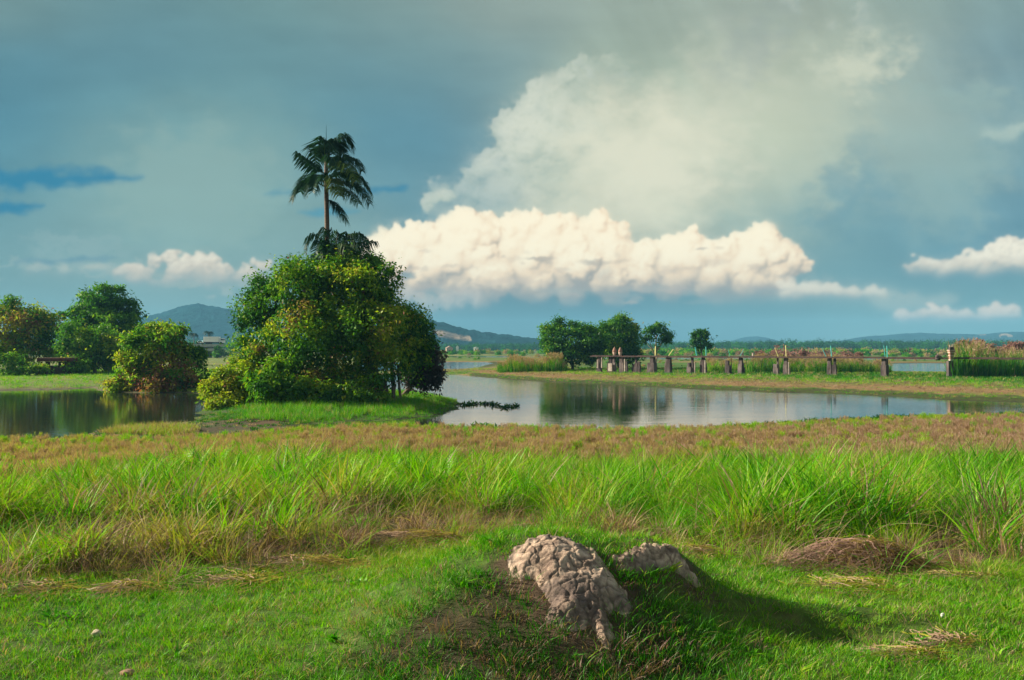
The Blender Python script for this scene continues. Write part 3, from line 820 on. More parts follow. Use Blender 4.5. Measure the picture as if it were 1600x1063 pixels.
def hill_material():
    m, nt, out = new_mat('forested_hill')
    at = nt.nodes.new('ShaderNodeAttribute'); at.attribute_name = 'cover'
    g = nt.nodes.new('ShaderNodeNewGeometry'); n = noise_n(nt, 0.05, 5, 0.65, g.outputs['Position'])
    c = mixc(nt, 1.0, at.outputs['Color'], ramp(nt, [(0.3, (0.5, 0.5, 0.5)), (0.7, (1.6, 1.6, 1.5))], n), 'MULTIPLY')
    b = nt.nodes.new('ShaderNodeBsdfDiffuse'); nt.links.new(c, b.inputs['Color'])
    bp = nt.nodes.new('ShaderNodeBump'); bp.inputs['Strength'].default_value = 1; bp.inputs['Distance'].default_value = 9; nt.links.new(n, bp.inputs['Height']); nt.links.new(bp.outputs[0], b.inputs['Normal'])
    nt.links.new(b.outputs[0], out.inputs['Surface'])
    return m


HILL_M = hill_material()
hill('hill', 'forested hill behind the field between the left trees and the big tree', [130, 180, 215, 232, 250, 268, 285, 300, 312, 325, 345, 365, 385, 420, 470, 520], [520, 506, 497, 496, 492, 487, 481, 478.5, 478, 480, 483, 486, 492, 502, 512, 525], 1700, 2300, HILL_M, 201)
hill('hill', 'long dark wooded hill falling away to the right behind the big tree', [480, 560, 600, 640, 662, 680, 700, 722, 745, 770, 800, 830, 860, 900, 940], [520, 503, 498, 499, 500, 504, 508, 515, 519, 523, 526, 530, 534, 538, 541], 1200, 1600, HILL_M, 211, 1.3, cut=[(640, 736, 0.16, 0.24)])
hill('hill', 'small round far hill behind the bridge and the lone trees', [1120, 1145, 1158, 1172, 1185, 1200, 1216, 1235], [541, 533, 529, 527, 526.5, 528.5, 533, 541], 3000, 3500, HILL_M, 221, 0.6)
hill('hill', 'long low far ridge at the right edge of the skyline', [1260, 1300, 1340, 1380, 1410, 1440, 1470, 1500, 1530, 1560, 1590, 1630, 1680, 1750, 1800], [541, 535, 528, 525, 522, 521, 522.5, 522.5, 523, 520, 519.5, 521.5, 525, 532, 540], 2600, 3200, HILL_M, 231, 0.6, cut=[(1528, 1540, 0.40, 0.5), (1558, 1583, 0.22, 0.36)])

# ---------------------------------------------------------------- grasses: tufts scattered over the land
def scatter(name, label, pts, rz, scl, idx, tint, protos, tilt=None, kind='stuff', parent=None):
    n = len(pts)
    rot = np.zeros((n, 3), dtype=np.float32); rot[:, 2] = rz
    if tilt is not None: rot[:, :2] = tilt
    me = bpy.data.meshes.new(name)
    me.vertices.add(n); me.vertices.foreach_set('co', np.asarray(pts, dtype=np.float32).ravel())
    for an, typ, key, data in (('rot', 'FLOAT_VECTOR', 'vector', rot), ('scl', 'FLOAT', 'value', scl), ('tint', 'FLOAT', 'value', tint)):
        a = me.attributes.new(an, typ, 'POINT'); a.data.foreach_set(key, np.asarray(data, dtype=np.float32).ravel())
    a = me.attributes.new('which', 'INT', 'POINT'); a.data.foreach_set('value', np.asarray(idx, dtype=np.int32))
    o = link(name, me, parent)
    cl = bpy.data.collections.new(name + '_tufts')
    for i, pm in enumerate(protos):
        po = bpy.data.objects.new('tuft_%03d' % i, pm); cl.objects.link(po)
    ng = bpy.data.node_groups.new(name, 'GeometryNodeTree')
    ng.interface.new_socket('Geometry', in_out='INPUT', socket_type='NodeSocketGeometry'); ng.interface.new_socket('Geometry', in_out='OUTPUT', socket_type='NodeSocketGeometry')
    N = ng.nodes.new; L = ng.links.new
    gi, go = N('NodeGroupInput'), N('NodeGroupOutput')
    ci = N('GeometryNodeCollectionInfo'); ci.inputs['Collection'].default_value = cl; ci.inputs['Separate Children'].default_value = True; ci.inputs['Reset Children'].default_value = True
    ip = N('GeometryNodeInstanceOnPoints'); ip.inputs['Pick Instance'].default_value = True

    def na(nm, typ):
        q = N('GeometryNodeInputNamedAttribute'); q.data_type = typ; q.inputs['Name'].default_value = nm
        return next(s for s in q.outputs if s.enabled and s.name == 'Attribute')
    L(gi.outputs[0], ip.inputs['Points']); L(ci.outputs[0], ip.inputs['Instance']); L(na('which', 'INT'), ip.inputs['Instance Index'])
    e2r = N('FunctionNodeEulerToRotation'); L(na('rot', 'FLOAT_VECTOR'), e2r.inputs[0]); L(e2r.outputs[0], ip.inputs['Rotation'])
    L(na('scl', 'FLOAT'), ip.inputs['Scale']); L(ip.outputs[0], go.inputs[0])
    md = o.modifiers.new('scatter', 'NODES'); md.node_group = ng
    return tag(o, label, kind=kind)


GRASS_STOPS = [(0.0, (0.012, 0.045, 0.006)), (0.18, (0.018, 0.105, 0.004)), (0.36, (0.060, 0.250, 0.004)), (0.50, (0.180, 0.370, 0.006)), (0.60, (0.300, 0.285, 0.035)),
               (0.72, (0.350, 0.238, 0.160)), (0.85, (0.310, 0.190, 0.160)), (1.0, (0.150, 0.085, 0.060))]


def grass_mat(name, transl=0.32, spec=0.15, rnd=0.10):
    m = leaf_mat(name, GRASS_STOPS, transl, (1.25, 1.5, 0.4), 0.45, spec, 'hue', rnd)
    nt = m.node_tree
    at = next(n for n in nt.nodes if n.type == 'ATTRIBUTE')
    ti = nt.nodes.new('ShaderNodeAttribute'); ti.attribute_type = 'INSTANCER'; ti.attribute_name = 'tint'
    old = [l for l in nt.links if l.from_node == at][0]; to = old.to_socket
    nt.links.remove(old)
    s = math_n(nt, 'ADD', at.outputs['Fac'], ti.outputs['Fac']); nt.links.new(s, to)
    return m


def tuft(n, h, w, spread, lean, segs, rs, droop=0.25, hue=0.0, hue_sd=0.05, hvar=0.35, base_hue=0.0, dead=0.0, curl=0.6, flat=False):
    """n blades; the hue attribute is an offset added to the instance's tint"""
    t = np.linspace(0, 1, segs + 1)
    br = spread * np.sqrt(rs.rand(n)); ba = rs.rand(n) * 2 * np.pi
    az = ba + rs.normal(0, 0.9, n)
    H = h * (1 + hvar * rs.uniform(-1, 0.6, n)); l0 = lean * rs.uniform(0.0, 0.7, n); l1 = curl * lean * rs.uniform(0.2, 1.6, n)
    dr = droop * rs.uniform(0.2, 1.5, n)
    bx, by = br * np.cos(ba), br * np.sin(ba)
    out = H[:, None] * (l0[:, None] * t + l1[:, None] * t ** 2)
    zz = H[:, None] * (t - dr[:, None] * t ** 2.2)
    cx = bx[:, None] + np.cos(az)[:, None] * out; cy_ = by[:, None] + np.sin(az)[:, None] * out
    fa = az + np.pi / 2 + rs.normal(0, 0.6, n)
    ww = w * rs.uniform(0.6, 1.25, n)[:, None] * 0.5 * (np.minimum(1, 0.55 + 2 * t) * (1 - t ** 1.7))[None, :]
    ww[:, -1] = 0.0004
    L = np.stack([cx - np.cos(fa)[:, None] * ww, cy_ - np.sin(fa)[:, None] * ww, zz], -1)
    R = np.stack([cx + np.cos(fa)[:, None] * ww, cy_ + np.sin(fa)[:, None] * ww, zz + 0.15 * ww], -1)
    V_ = np.stack([L, R], 2).reshape(n, (segs + 1) * 2, 3)
    k = np.arange(segs)
    f = np.stack([2 * k, 2 * k + 1, 2 * k + 3, 2 * k + 2], -1)
    F = (f[None] + (np.arange(n) * (segs + 1) * 2)[:, None, None]).reshape(-1, 4)
    hb = hue + rs.normal(0, hue_sd, n)
    dd = rs.rand(n) < dead; hb = np.where(dd, hb + rs.uniform(0.22, 0.42, n), hb)
    hv = hb[:, None] + base_hue * (1 - t[None, :]) ** 2
    hv = np.repeat(hv, 2, axis=1)
    return V_.reshape(-1, 3), F, hv.ravel()


def panicle(n, h, rs, hue=0.28, size=0.10, nb=9):
    """seed heads on thin stems: short fine strands round the top of each stem"""
    Vs, Fs, Hs = [], [], []; c = 0
    for _ in range(n):
        a = rs.rand() * 2 * math.pi; r = 0.10 * math.sqrt(rs.rand()); H = h * rs.uniform(0.75, 1.15); le = rs.uniform(0, 0.28) * H; da = rs.rand() * 6.28
        b = np.array((r * math.cos(a), r * math.sin(a), 0)); top = b + np.array((math.cos(da) * le, math.sin(da) * le, H * 0.97)); w = 0.0032
        px = np.array((math.sin(da), -math.cos(da), 0)) * w
        for k in range(nb):
            if k == 0: p0, p1 = b, top; ww = px * 0.8
            else:
                q = rs.uniform(0.72, 1.0); p0 = b + (top - b) * q
                dv = rs.normal(0, 0.42, 3) + (top - b) / H * 1.0; dv /= np.linalg.norm(dv); p1 = p0 + dv * size * rs.uniform(0.5, 1.2); ww = np.cross(dv, rs.normal(0, 1, 3)); ww = ww / (np.linalg.norm(ww) + 1e-6) * 0.0042
            Vs += [p0 - ww, p0 + ww, p1 + ww * 0.5, p1 - ww * 0.5]; Fs.append((c, c + 1, c + 2, c + 3)); c += 4
            Hs += [hue + (0.0 if k else -0.05) + rs.normal(0, 0.03)] * 4
    return np.array(Vs), np.array(Fs), np.array(Hs)


def join_np(parts):
    V_, F, H = [], [], []; c = 0
    for v, f, h in parts: V_.append(v); F.append(f + c); H.append(h); c += len(v)
    return np.concatenate(V_), np.concatenate(F), np.concatenate(H)


def proto(name, parts, mat):
    v, f, h = join_np(parts) if isinstance(parts, list) else parts
    return mesh_np(name, v, f, [mat], False, {'hue': ('FLOAT', 'POINT', h)})


def sample_wedge(d0, d1, density, rs, half=0.64, margin=1.5):
    """points of the ground in view between two distances"""
    w1 = half * d1 + margin
    n = int(density * (d1 - d0) * 2 * w1)
    y = rs.uniform(d0, d1, n); x = rs.uniform(-w1, w1, n)
    k = np.abs(x) < half * y + margin
    return x[k], y[k]


def settle(x, y, dz=0.0):
    return np.stack([x, y, ground_z(x, y) + dz], 1)


GM = grass_mat('grass_blades'); GM_DRY = grass_mat('dry_grass', 0.35, 0.1)


def build_grass():
    rs = np.random.RandomState(101)
    # ---- mown grass
    lawn_p = [proto('lawn_tuft', [tuft(30, 0.050, 0.0050, 0.085, 0.75, 3, rs, 0.25, 0.0, 0.06, 0.5, 0.06, 0.06), tuft(5, 0.026, 0.008, 0.08, 1.0, 2, rs, 0.3, -0.05, 0.05)], GM) for _ in range(5)]
    lawn_p += [proto('lawn_tuft', [tuft(22, 0.060, 0.0045, 0.10, 0.9, 3, rs, 0.3, 0.0, 0.08, 0.6, 0.10, 0.25), tuft(8, 0.10, 0.003, 0.06, 0.7, 4, rs, 0.2, 0.06, 0.06)], GM) for _ in range(2)]
    x, y = sample_wedge(3.2, 10.0, 300, rs, 0.66, 2.2)
    n = fbm(x / 0.9, y / 0.9, 4, 311); n2 = fbm(x / 0.22, y / 0.22, 3, 313); n3 = fbm(x / 2.6, y / 2.6, 3, 317)
    le = lawn_edge(x)
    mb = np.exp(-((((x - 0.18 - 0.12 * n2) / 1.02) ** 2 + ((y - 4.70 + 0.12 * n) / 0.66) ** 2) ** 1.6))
    rock = poly_sd(x, y, ROCK1) + 0.05 * n2 < -0.03; rock |= poly_sd(x, y, ROCK2) + 0.04 * n2 < -0.02
    keep = (y < le + 0.35) & (rs.rand(len(x)) < np.clip(1.05 - 0.9 * sstep(0.1, 0.55, n + 0.6 * n2) - 0.28 * mb, 0.32, 1)) & (~rock | (rs.rand(len(x)) < 0.06))
    x, y, n, n2, n3, mb = x[keep], y[keep], n[keep], n2[keep], n3[keep], mb[keep]
    tint = 0.395 + 0.09 * n + 0.06 * n3 + 0.03 * rs.randn(len(x)) - 0.30 * mb + 0.085 * sstep(5.3, 7.5, y) * sstep(1.8, -0.2, x)  # tint also carries the mound front's shade and the sunlit lawn crest
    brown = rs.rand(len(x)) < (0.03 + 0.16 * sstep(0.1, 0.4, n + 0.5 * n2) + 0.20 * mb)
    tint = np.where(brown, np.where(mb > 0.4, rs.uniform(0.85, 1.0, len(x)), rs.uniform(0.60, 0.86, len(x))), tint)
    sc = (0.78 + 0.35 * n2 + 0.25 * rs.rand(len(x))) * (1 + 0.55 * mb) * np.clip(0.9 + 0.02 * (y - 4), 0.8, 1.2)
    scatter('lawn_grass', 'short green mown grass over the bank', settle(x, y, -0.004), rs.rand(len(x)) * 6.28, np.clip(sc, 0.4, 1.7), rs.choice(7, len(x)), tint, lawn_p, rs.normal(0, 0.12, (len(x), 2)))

    # ---- tall grass
    tall_p = [proto('tall_tuft', [tuft(38, 0.62, 0.013, 0.18, 0.80, 6, rs, 0.40, 0.0, 0.06, 0.45, 0.12, 0.06), tuft(10, 0.40, 0.011, 0.20, 0.9, 4, rs, 0.35, -0.03, 0.06, 0.4, 0.2, 0.4)], GM) for _ in range(5)]
    tall_p += [proto('tall_tuft', [tuft(32, 0.68, 0.010, 0.15, 0.55, 6, rs, 0.30, 0.02, 0.05, 0.4, 0.10, 0.05), tuft(14, 0.45, 0.010, 0.20, 0.8, 4, rs, 0.35, 0.0, 0.08, 0.4, 0.2, 0.5)], GM) for _ in range(3)]
    broad_p = [proto('broad_tuft', [tuft(22, 0.62, 0.026, 0.15, 0.75, 6, rs, 0.35, 0.0, 0.05, 0.4, 0.06, 0.03), tuft(10, 0.4, 0.02, 0.2, 1.0, 4, rs, 0.4, -0.06, 0.06)], GM) for _ in range(4)]
    x, y = sample_wedge(5.7, 25.0, 50, rs, 0.64, 3.0)
    px = 800 + x / y * FPX
    dend = np.interp(px, [0, 150, 300, 600, 1000, 1300, 1600], [15.0, 18.0, 21.8, 23.8, 22.4, 22.0, 22.0]) + 0.9 * fbm(x / 1.6, y / 1.6, 3, 331)
    # the grass stands in clumps: tallest at the heart, leaning outward, dark gaps between
    gxx, gyy = np.meshgrid(np.arange(-16.5, 16.5, 0.70), np.arange(5.4, 26, 0.70))
    cc = np.stack([gxx.ravel(), gyy.ravel()], 1) + rs.uniform(-0.42, 0.42, (gxx.size, 2)); cR = rs.uniform(0.30, 0.66, len(cc)); cH = rs.uniform(0.66, 1.26, len(cc)); cT = rs.normal(0, 0.055, len(cc))
    best = np.full(len(x), 9.0); bi = np.zeros(len(x), dtype=int)
    for i0 in range(0, len(cc)):
        k_ = np.nonzero((np.abs(x - cc[i0, 0]) < 0.95) & (np.abs(y - cc[i0, 1]) < 0.95))[0]
        q_ = np.hypot(x[k_] - cc[i0, 0], y[k_] - cc[i0, 1]) / cR[i0]
        b_ = q_ < best[k_]; best[k_[b_]] = q_[b_]; bi[k_[b_]] = i0
    phi = np.arctan2(y - cc[bi, 1], x - cc[bi, 0])
    le = lawn_edge(x) + 0.35 * fbm(x / 0.6, y / 0.6, 3, 337)
    n = fbm(x / 1.15, y / 1.15, 4, 341); n3 = fbm(x / 3.3, y / 3.3, 3, 347)
    fr = y - le
    gap = np.exp(-((fr - 1.65 - 0.8 * n3) / 0.42) ** 2) * sstep(800, 650, px) * 0.95
    thatch = sstep(0.10, 0.42, n) * sstep(2.4, 0.5, fr)
    for (cx, cy_, rx, ry) in THATCH_GAPS:
        thatch = np.maximum(thatch, 1.0 * (((x - cx) / rx) ** 2 + ((y - cy_) / ry) ** 2 < 1))
    nc = fbm(x / 0.32, y / 0.32, 2, 349)
    keep = (fr > 0.05) & (y < dend) & (rs.rand(len(x)) < np.clip(1.0 - 0.95 * thatch - gap - 0.5 * sstep(0.0, 0.35, nc) - 0.95 * sstep(0.78, 1.2, best) * np.clip(15.0 / y, 0.5, 1) - 0.45 * sstep(0.12, 0.42, n3) - 0.25 * sstep(0.2, 0.45, -n), 0.03, 1)) & (rs.rand(len(x)) < np.clip(13.0 / y, 0.6, 1))
    x, y, px, n, n3, fr, dend, best, bi, phi = x[keep], y[keep], px[keep], n[keep], n3[keep], fr[keep], dend[keep], best[keep], bi[keep], phi[keep]
    hs = np.interp(fr, [0, 0.5, 1.3, 2.2, 4], [0.42, 0.66, 0.78, 1.0, 1.05]) * (1 + 0.30 * n + 0.15 * n3) * cH[bi] * (1.10 - 0.38 * np.clip(best, 0, 1.4) ** 2) * np.interp(px, [-100, 250, 420, 700, 900, 1250, 1600], [0.64, 0.82, 0.88, 0.78, 0.76, 0.92, 0.84])
    hs *= np.clip(1.08 - 0.38 * sstep(-6.5, 0, y - dend), 0.5, 1.1) * rs.uniform(0.8, 1.2, len(x))
    tint = 0.435 + 0.08 * n + 0.06 * n3 + 1.3 * cT[bi] + 0.035 * rs.randn(len(x)) + 0.05 * sstep(900, 200, px) - 0.08 * sstep(1250, 1560, px)
    nd = fbm(x / 0.8, y / 0.8, 3, 359)
    spot = np.zeros(len(x))
    for (cx, cy_, rx, ry) in DEAD_SPOTS: spot = np.maximum(spot, sstep(1.25, 0.5, np.hypot((x - cx) / rx, (y - cy_) / ry) + 0.5 * nd))
    hs = hs * (1 - 0.36 * spot)
    dry = rs.rand(len(x)) < 0.04 + 0.85 * spot + 0.08 * sstep(1.0, 0.1, fr) + 0.75 * sstep(0.12, 0.4, nd) * sstep(2.2, 0.6, fr) + 0.55 * sstep(1.5, 0.7, fr) * sstep(360, 430, px) * sstep(740, 680, px) + 0.2 * sstep(0.3, 0.5, n3)
    tint = np.where(dry, rs.uniform(0.60, 0.96, len(x)), tint)
    left = (fr > 0.5) & (rs.rand(len(x)) < np.interp(px, [0, 720, 900, 1600], [1.0, 1.0, 0.45, 0.35]))
    which = np.where(left & (rs.rand(len(x)) < 0.72), 8 + rs.randint(0, 4, len(x)), rs.randint(0, 8, len(x)))
    scatter('tall_grass', 'tall bright green grass between the mown bank and the brown seed grass', settle(x, y, -0.02), phi + rs.normal(0, 0.5, len(x)), hs, which, tint, tall_p + broad_p, np.stack([rs.normal(0, 0.10, len(x)), 0.34 * np.clip(best, 0, 1.3) + rs.normal(0, 0.10, len(x))], 1))

    # ---- dead stalks lying at the foot of the tall grass
    dead_p = [proto('dead_tuft', [tuft(34, 0.34, 0.006, 0.16, 1.4, 5, rs, 0.75, 0.0, 0.06, 0.5, 0.05)], GM_DRY) for _ in range(4)]
    x, y = sample_wedge(5.6, 12.5, 30, rs, 0.64, 2.4)
    fr = y - lawn_edge(x); n = fbm(x / 0.7, y / 0.5, 3, 353); n3 = fbm(x / 1.15, y / 1.15, 4, 341)
    keep = (fr > -0.25) & (fr < 2.6) & (rs.rand(len(x)) < np.clip(0.75 * np.exp(-((fr - 0.30) / 0.48) ** 2) * (0.5 + 2.0 * n) + 0.55 * sstep(0.05, 0.4, n3) * (fr > 0.2) + 0.9 * np.exp(-((fr - 1.65) / 0.6) ** 2) * (x < 0), 0, 1))
    x, y = x[keep], y[keep]
    n_dead = len(x)
    scatter('dead_grass', 'matted dead brown stalks along the edge of the tall grass', settle(x, y, -0.01), rs.rand(len(x)) * 6.28, rs.uniform(0.5, 1.1, len(x)), rs.randint(0, 4, len(x)), np.where(rs.rand(len(x)) < 0.25, rs.uniform(0.38, 0.55, len(x)), rs.uniform(0.66, 0.98, len(x))), dead_p, rs.normal(0, 0.25, (len(x), 2)))

    x, y = sample_wedge(3.2, 9.2, 26, rs, 0.64, 2.0)
    n = fbm(x / 0.8, y / 0.8, 3, 357)
    keep = (y < lawn_edge(x)) & (rs.rand(len(x)) < np.clip(0.12 + 0.9 * n, 0.02, 0.8)) & (poly_sd(x, y, ROCK1) > 0.02)
    x, y = x[keep], y[keep]
    litter_p = [proto('litter', tuft(rs.randint(3, 9), 0.085, 0.0045, 0.05, 0.9, 4, rs, 0.95, 0.0, 0.06, 0.5), GM_DRY) for _ in range(5)]
    scatter('lawn_litter', 'scraps of straw and dead leaf lying in the mown grass', settle(x, y, 0.022), rs.rand(len(x)) * 6.28, rs.uniform(0.6, 1.5, len(x)), rs.randint(0, 5, len(x)), rs.uniform(0.62, 0.95, len(x)), litter_p, rs.normal(0, 0.3, (len(x), 2)))
    weed2_p = [proto('lawn_weed', tuft(9, 0.055, 0.018, 0.03, 1.3, 3, rs, 0.4, 0.0, 0.04, 0.4), GM) for _ in range(4)]
    x, y = sample_wedge(3.2, 9.2, 14, rs, 0.64, 2.0)
    n = fbm(x / 0.5, y / 0.5, 3, 358); keep = (y < lawn_edge(x)) & (n > 0.05) & (poly_sd(x, y, ROCK1) > 0.0)
    x, y = x[keep], y[keep]
    scatter('lawn_weeds', 'small broad-leaved weeds in the mown grass', settle(x, y, 0.0), rs.rand(len(x)) * 6.28, rs.uniform(0.6, 1.4, len(x)), rs.randint(0, 4, len(x)), rs.uniform(0.22, 0.5, len(x)), weed2_p, rs.normal(0, 0.15, (len(x), 2)))

    # ---- brown seed grass down to the shore
    seed_p = [proto('seed_tuft', [tuft(16, 0.30, 0.009, 0.20, 0.5, 3, rs, 0.2, -0.16, 0.07, 0.5, 0.05, 0.15), panicle(17, 0.46, rs, 0.02, 0.11, 10)], GM_DRY) for _ in range(5)]
    x, y = sample_wedge(12.0, 47.0, 13, rs, 0.63, 3.5)
    px = 800 + x / y * FPX
    dend = np.interp(px, [0, 150, 300, 600, 1000, 1300, 1600], [15.0, 18.0, 21.8, 23.8, 22.4, 22.0, 22.0])
    s = y_shore(x) - y; n = fbm(x / 3.2, y / 2.2, 4, 361); n3 = fbm(x / 0.9, y / 0.9, 3, 367)
    zone = (y > dend - 1.2 + n3) & (s > 3.2 + 1.6 * n)
    keep = zone & (rs.rand(len(x)) < np.clip(22.0 / y, 0.45, 1) * np.clip(0.9 + 0.5 * n, 0.4, 1))
    xb, yb, n_, pxb, sb = x[keep], y[keep], n[keep], px[keep], s[keep]
    tint = 0.77 + 0.08 * n_ + 0.04 * rs.randn(len(xb)) + 0.03 * sstep(1100, 1500, pxb)
    green = rs.rand(len(xb)) < 0.12 + 0.30 * sstep(0.10, 0.45, n_) + 0.35 * sstep(9, 5, sb)
    tint = np.where(green, rs.uniform(0.42, 0.60, len(xb)), tint)
    scatter('seed_grass', 'brown feathery seed grass between the tall green grass and the lake', settle(xb, yb, -0.01), rs.rand(len(xb)) * 6.28, rs.uniform(0.65, 1.05, len(xb)) * (1 + 0.15 * n_), rs.randint(0, 5, len(xb)), tint, seed_p, rs.normal(0, 0.08, (len(xb), 2)))

    # ---- yellow-green strip along the water, and the low weed in the shallows
    strip_p = [proto('strip_tuft', tuft(16, 0.30, 0.016, 0.25, 0.5, 3, rs, 0.25, 0.0, 0.06, 0.4, 0.05, 0.1), GM) for _ in range(4)]
    x, y = sample_wedge(30, 51, 9, rs, 0.62, 2)
    s = y_shore(x) - y; n = fbm(x / 2.0, y / 2.0, 3, 371); px = 800 + x / y * FPX
    keep = (s > 0.8 + n) & (s < 4.6 + 2.0 * n)
    x, y, n = x[keep], y[keep], n[keep]
    scatter('shore_grass', 'short yellow-green grass along the near shore', settle(x, y, -0.01), rs.rand(len(x)) * 6.28, rs.uniform(0.5, 1.0, len(x)), rs.randint(0, 4, len(x)), 0.47 + 0.07 * n + 0.03 * rs.randn(len(x)), strip_p)
    weed_p = [proto('weed_tuft', tuft(12, 0.20, 0.05, 0.22, 0.9, 3, rs, 0.3, 0.0, 0.05, 0.5), GM) for _ in range(4)]
    x, y = sample_wedge(38, 54, 14, rs, 0.62, 2)
    s = y_shore(x) - y; px = 800 + x / y * FPX; n = fbm(x / 1.6, y / 0.9, 4, 373)
    lo = np.interp(px, [660, 900, 1100, 1250, 1600], [-0.4, -0.7, -1.1, -2.2, -2.4])
    keep = (px > 640) & (s < 1.0) & (s > lo + 1.4 * n) & (n > -0.35)
    x, y = x[keep], y[keep]
    scatter('water_weed', 'low dark green water weed fringing the near shore', np.stack([x, y, np.maximum(ground_z(x, y), -0.01)], 1), rs.rand(len(x)) * 6.28, rs.uniform(0.4, 1.25, len(x)), rs.randint(0, 4, len(x)), rs.uniform(0.08, 0.26, len(x)), weed_p)

    # ---- mud flat by the pond
    x, y = sample_wedge(34, 52, 9, rs, 0.62, 2)
    px = 800 + x / y * FPX; py = HOR + EYE * FPX / y; sd = water_sd(x, y); n = fbm(x / 1.1, y / 1.6, 4, 377)
    hump = np.exp(-(((px - 240) / 70) ** 2 + ((py - 678) / 8) ** 2)) > 0.45
    m1 = (px < 500) & (sd > 0.1) & (y_shore(x) - y < 1.0) & (n > -0.05) & ~hump
    scatter('mud_weed', 'low dark weed on the mud flat beside the pond', settle(x[m1], y[m1]), rs.rand(m1.sum()) * 6.28, rs.uniform(0.3, 0.8, m1.sum()), rs.randint(0, 4, m1.sum()), np.where(rs.rand(m1.sum()) < 0.35, rs.uniform(0.5, 0.95, m1.sum()), rs.uniform(0.05, 0.3, m1.sum())), weed_p)
    x, y = sample_wedge(36, 48, 26, rs, 0.62, 2)
    px = 800 + x / y * FPX; py = HOR + EYE * FPX / y
    m1 = (np.exp(-(((px - 235) / 78) ** 2 + ((py - 680) / 7.5) ** 2)) > 0.42) & (water_sd(x, y) > 0.3)
    scatter('hump_grass', 'tuft of tan and yellow grass standing on the mud flat', settle(x[m1], y[m1], -.01), rs.rand(m1.sum()) * 6.28, rs.uniform(0.7, 1.3, m1.sum()), rs.randint(0, 4, m1.sum()), rs.uniform(0.50, 0.76, m1.sum()), strip_p)

    # ---- grass of the tree's island
    isl_p = [proto('island_tuft', tuft(18, 0.60, 0.024, 0.25, 0.45, 4, rs, 0.22, 0.0, 0.06, 0.45, 0.06, 0.05), GM) for _ in range(4)]
    x, y = sample_wedge(46, 74, 16, rs, 0.62, 2)
    px = 800 + x / y * FPX; sd = water_sd(x, y); s = y_shore(x) - y; n = fbm(x / 1.6, y / 1.6, 3, 381)
    k = (px > 312) & (px < 728) & (sd > 0.05) & (s < -0.5) & (y > 46 + 2 * n)
    x, y, n, px, sd = x[k], y[k], n[k], px[k], sd[k]
    scatter('island_grass', 'lush green grass under the big tree at the water', settle(x, y, -.02), rs.rand(len(x)) * 6.28, rs.uniform(0.45, 0.95, len(x)) * np.clip(0.5 + sd / 2.2, 0.4, 1.1) * np.interp(px, [312, 372, 420, 640, 728], [0.35, 0.5, 0.9, 0.8, 0.6]), rs.randint(0, 4, len(x)), 0.37 - 0.14 * sstep(400, 350, px) + 0.08 * n + 0.04 * rs.randn(len(x)) + np.where(rs.rand(len(x)) < 0.08, 0.3, 0), isl_p)

    # ---- the far bank
    bank_p = [proto('bank_tuft', tuft(13, 0.50, 0.045, 0.40, 0.5, 3, rs, 0.25, 0.0, 0.05, 0.45, 0.08), GM) for _ in range(5)]
    x, y = sample_wedge(66, 150, 2.9, rs, 0.60, 3)
    px = 800 + x / y * FPX; sd = water_sd(x, y); s = y_shore(x) - y; n = fbm(x / 4.5, y / 3.0, 4, 391)
    k = (sd > 0.3) & (s < -5) & (px > 690)
    x, y, px, sd, n = x[k], y[k], px[k], sd[k], n[k]
    q = sd + 5 * n
    tint = np.interp(q, [0, 3, 4.2, 8, 11, 18, 24, 40], [0.20, 0.34, 0.74, 0.78, 0.52, 0.32, 0.20, 0.16]) + 0.075 * rs.randn(len(x)) + np.where(rs.rand(len(x)) < 0.22, 0.45, 0)
    hs = np.interp(sd, [0, 3, 9, 14, 24, 60], [0.35, 0.4, 0.45, 0.55, 0.7, 0.8]) * rs.uniform(0.7, 1.25, len(x)) * (1 + 0.3 * n)
    scatter('bank_grass', 'tan and green grass along the far bank below the bridge', settle(x, y, -.02), rs.rand(len(x)) * 6.28, hs, rs.randint(0, 5, len(x)), tint, bank_p)
    x, y = sample_wedge(70, 140, 2.2, rs, 0.60, 3)
    px = 800 + x / y * FPX; sd = water_sd(x, y); n = fbm(x / 4.5, y / 3.0, 4, 395)
    k = (sd > 0.3) & (px < 470) & (y > 70)
    x, y, px, sd, n = x[k], y[k], px[k], sd[k], n[k]
    scatter('meadow_grass', 'short pale green grass on the left shore beyond the pond', settle(x, y, -.02), rs.rand(len(x)) * 6.28, rs.uniform(0.35, 0.8, len(x)), rs.randint(0, 5, len(x)), 0.44 + 0.18 * n + 0.05 * rs.randn(len(x)), bank_p)

    # ---- reeds
    reed_p = [proto('reed_tuft', [tuft(26, 3.3, 0.07, 0.55, 0.25, 5, rs, 0.14, 0.0, 0.07, 0.35, 0.10, 0.12), tuft(12, 1.6, 0.08, 0.6, 0.6, 4, rs, 0.3, -0.04, 0.07, 0.4, 0.1)], GM) for _ in range(4)]
    plume_p = [proto('plume_tuft', [tuft(20, 2.9, 0.07, 0.55, 0.25, 5, rs, 0.14, -0.56, 0.07, 0.35, 0.10, 0.12), panicle(0, 1, rs) if False else panicle_big(rs)], GM_DRY) for _ in range(3)]

    def reeds(name, label, px0, px1, d0, d1, hfun, n, plume, tbase, wob=0.06):
        d = rs.uniform(d0, d1, n); px = rs.uniform(px0, px1, n); x = (px - 800) / FPX * d
        keep = water_sd(x, d) > 0.2
        x, d, px = x[keep], d[keep], px[keep]; n = len(x)
        nn = fbm(x / 2.2, d / 3, 3, 401)
        h = np.array([hfun(p) for p in px]) * (1 + 0.55 * nn) * rs.uniform(0.55, 1.15, n)
        h = np.minimum(h, np.array([hfun(p) for p in px]) * 1.12)
        pl = rs.rand(n) < plume
        which = np.where(pl, 4 + rs.randint(0, 3, n), rs.randint(0, 4, n))
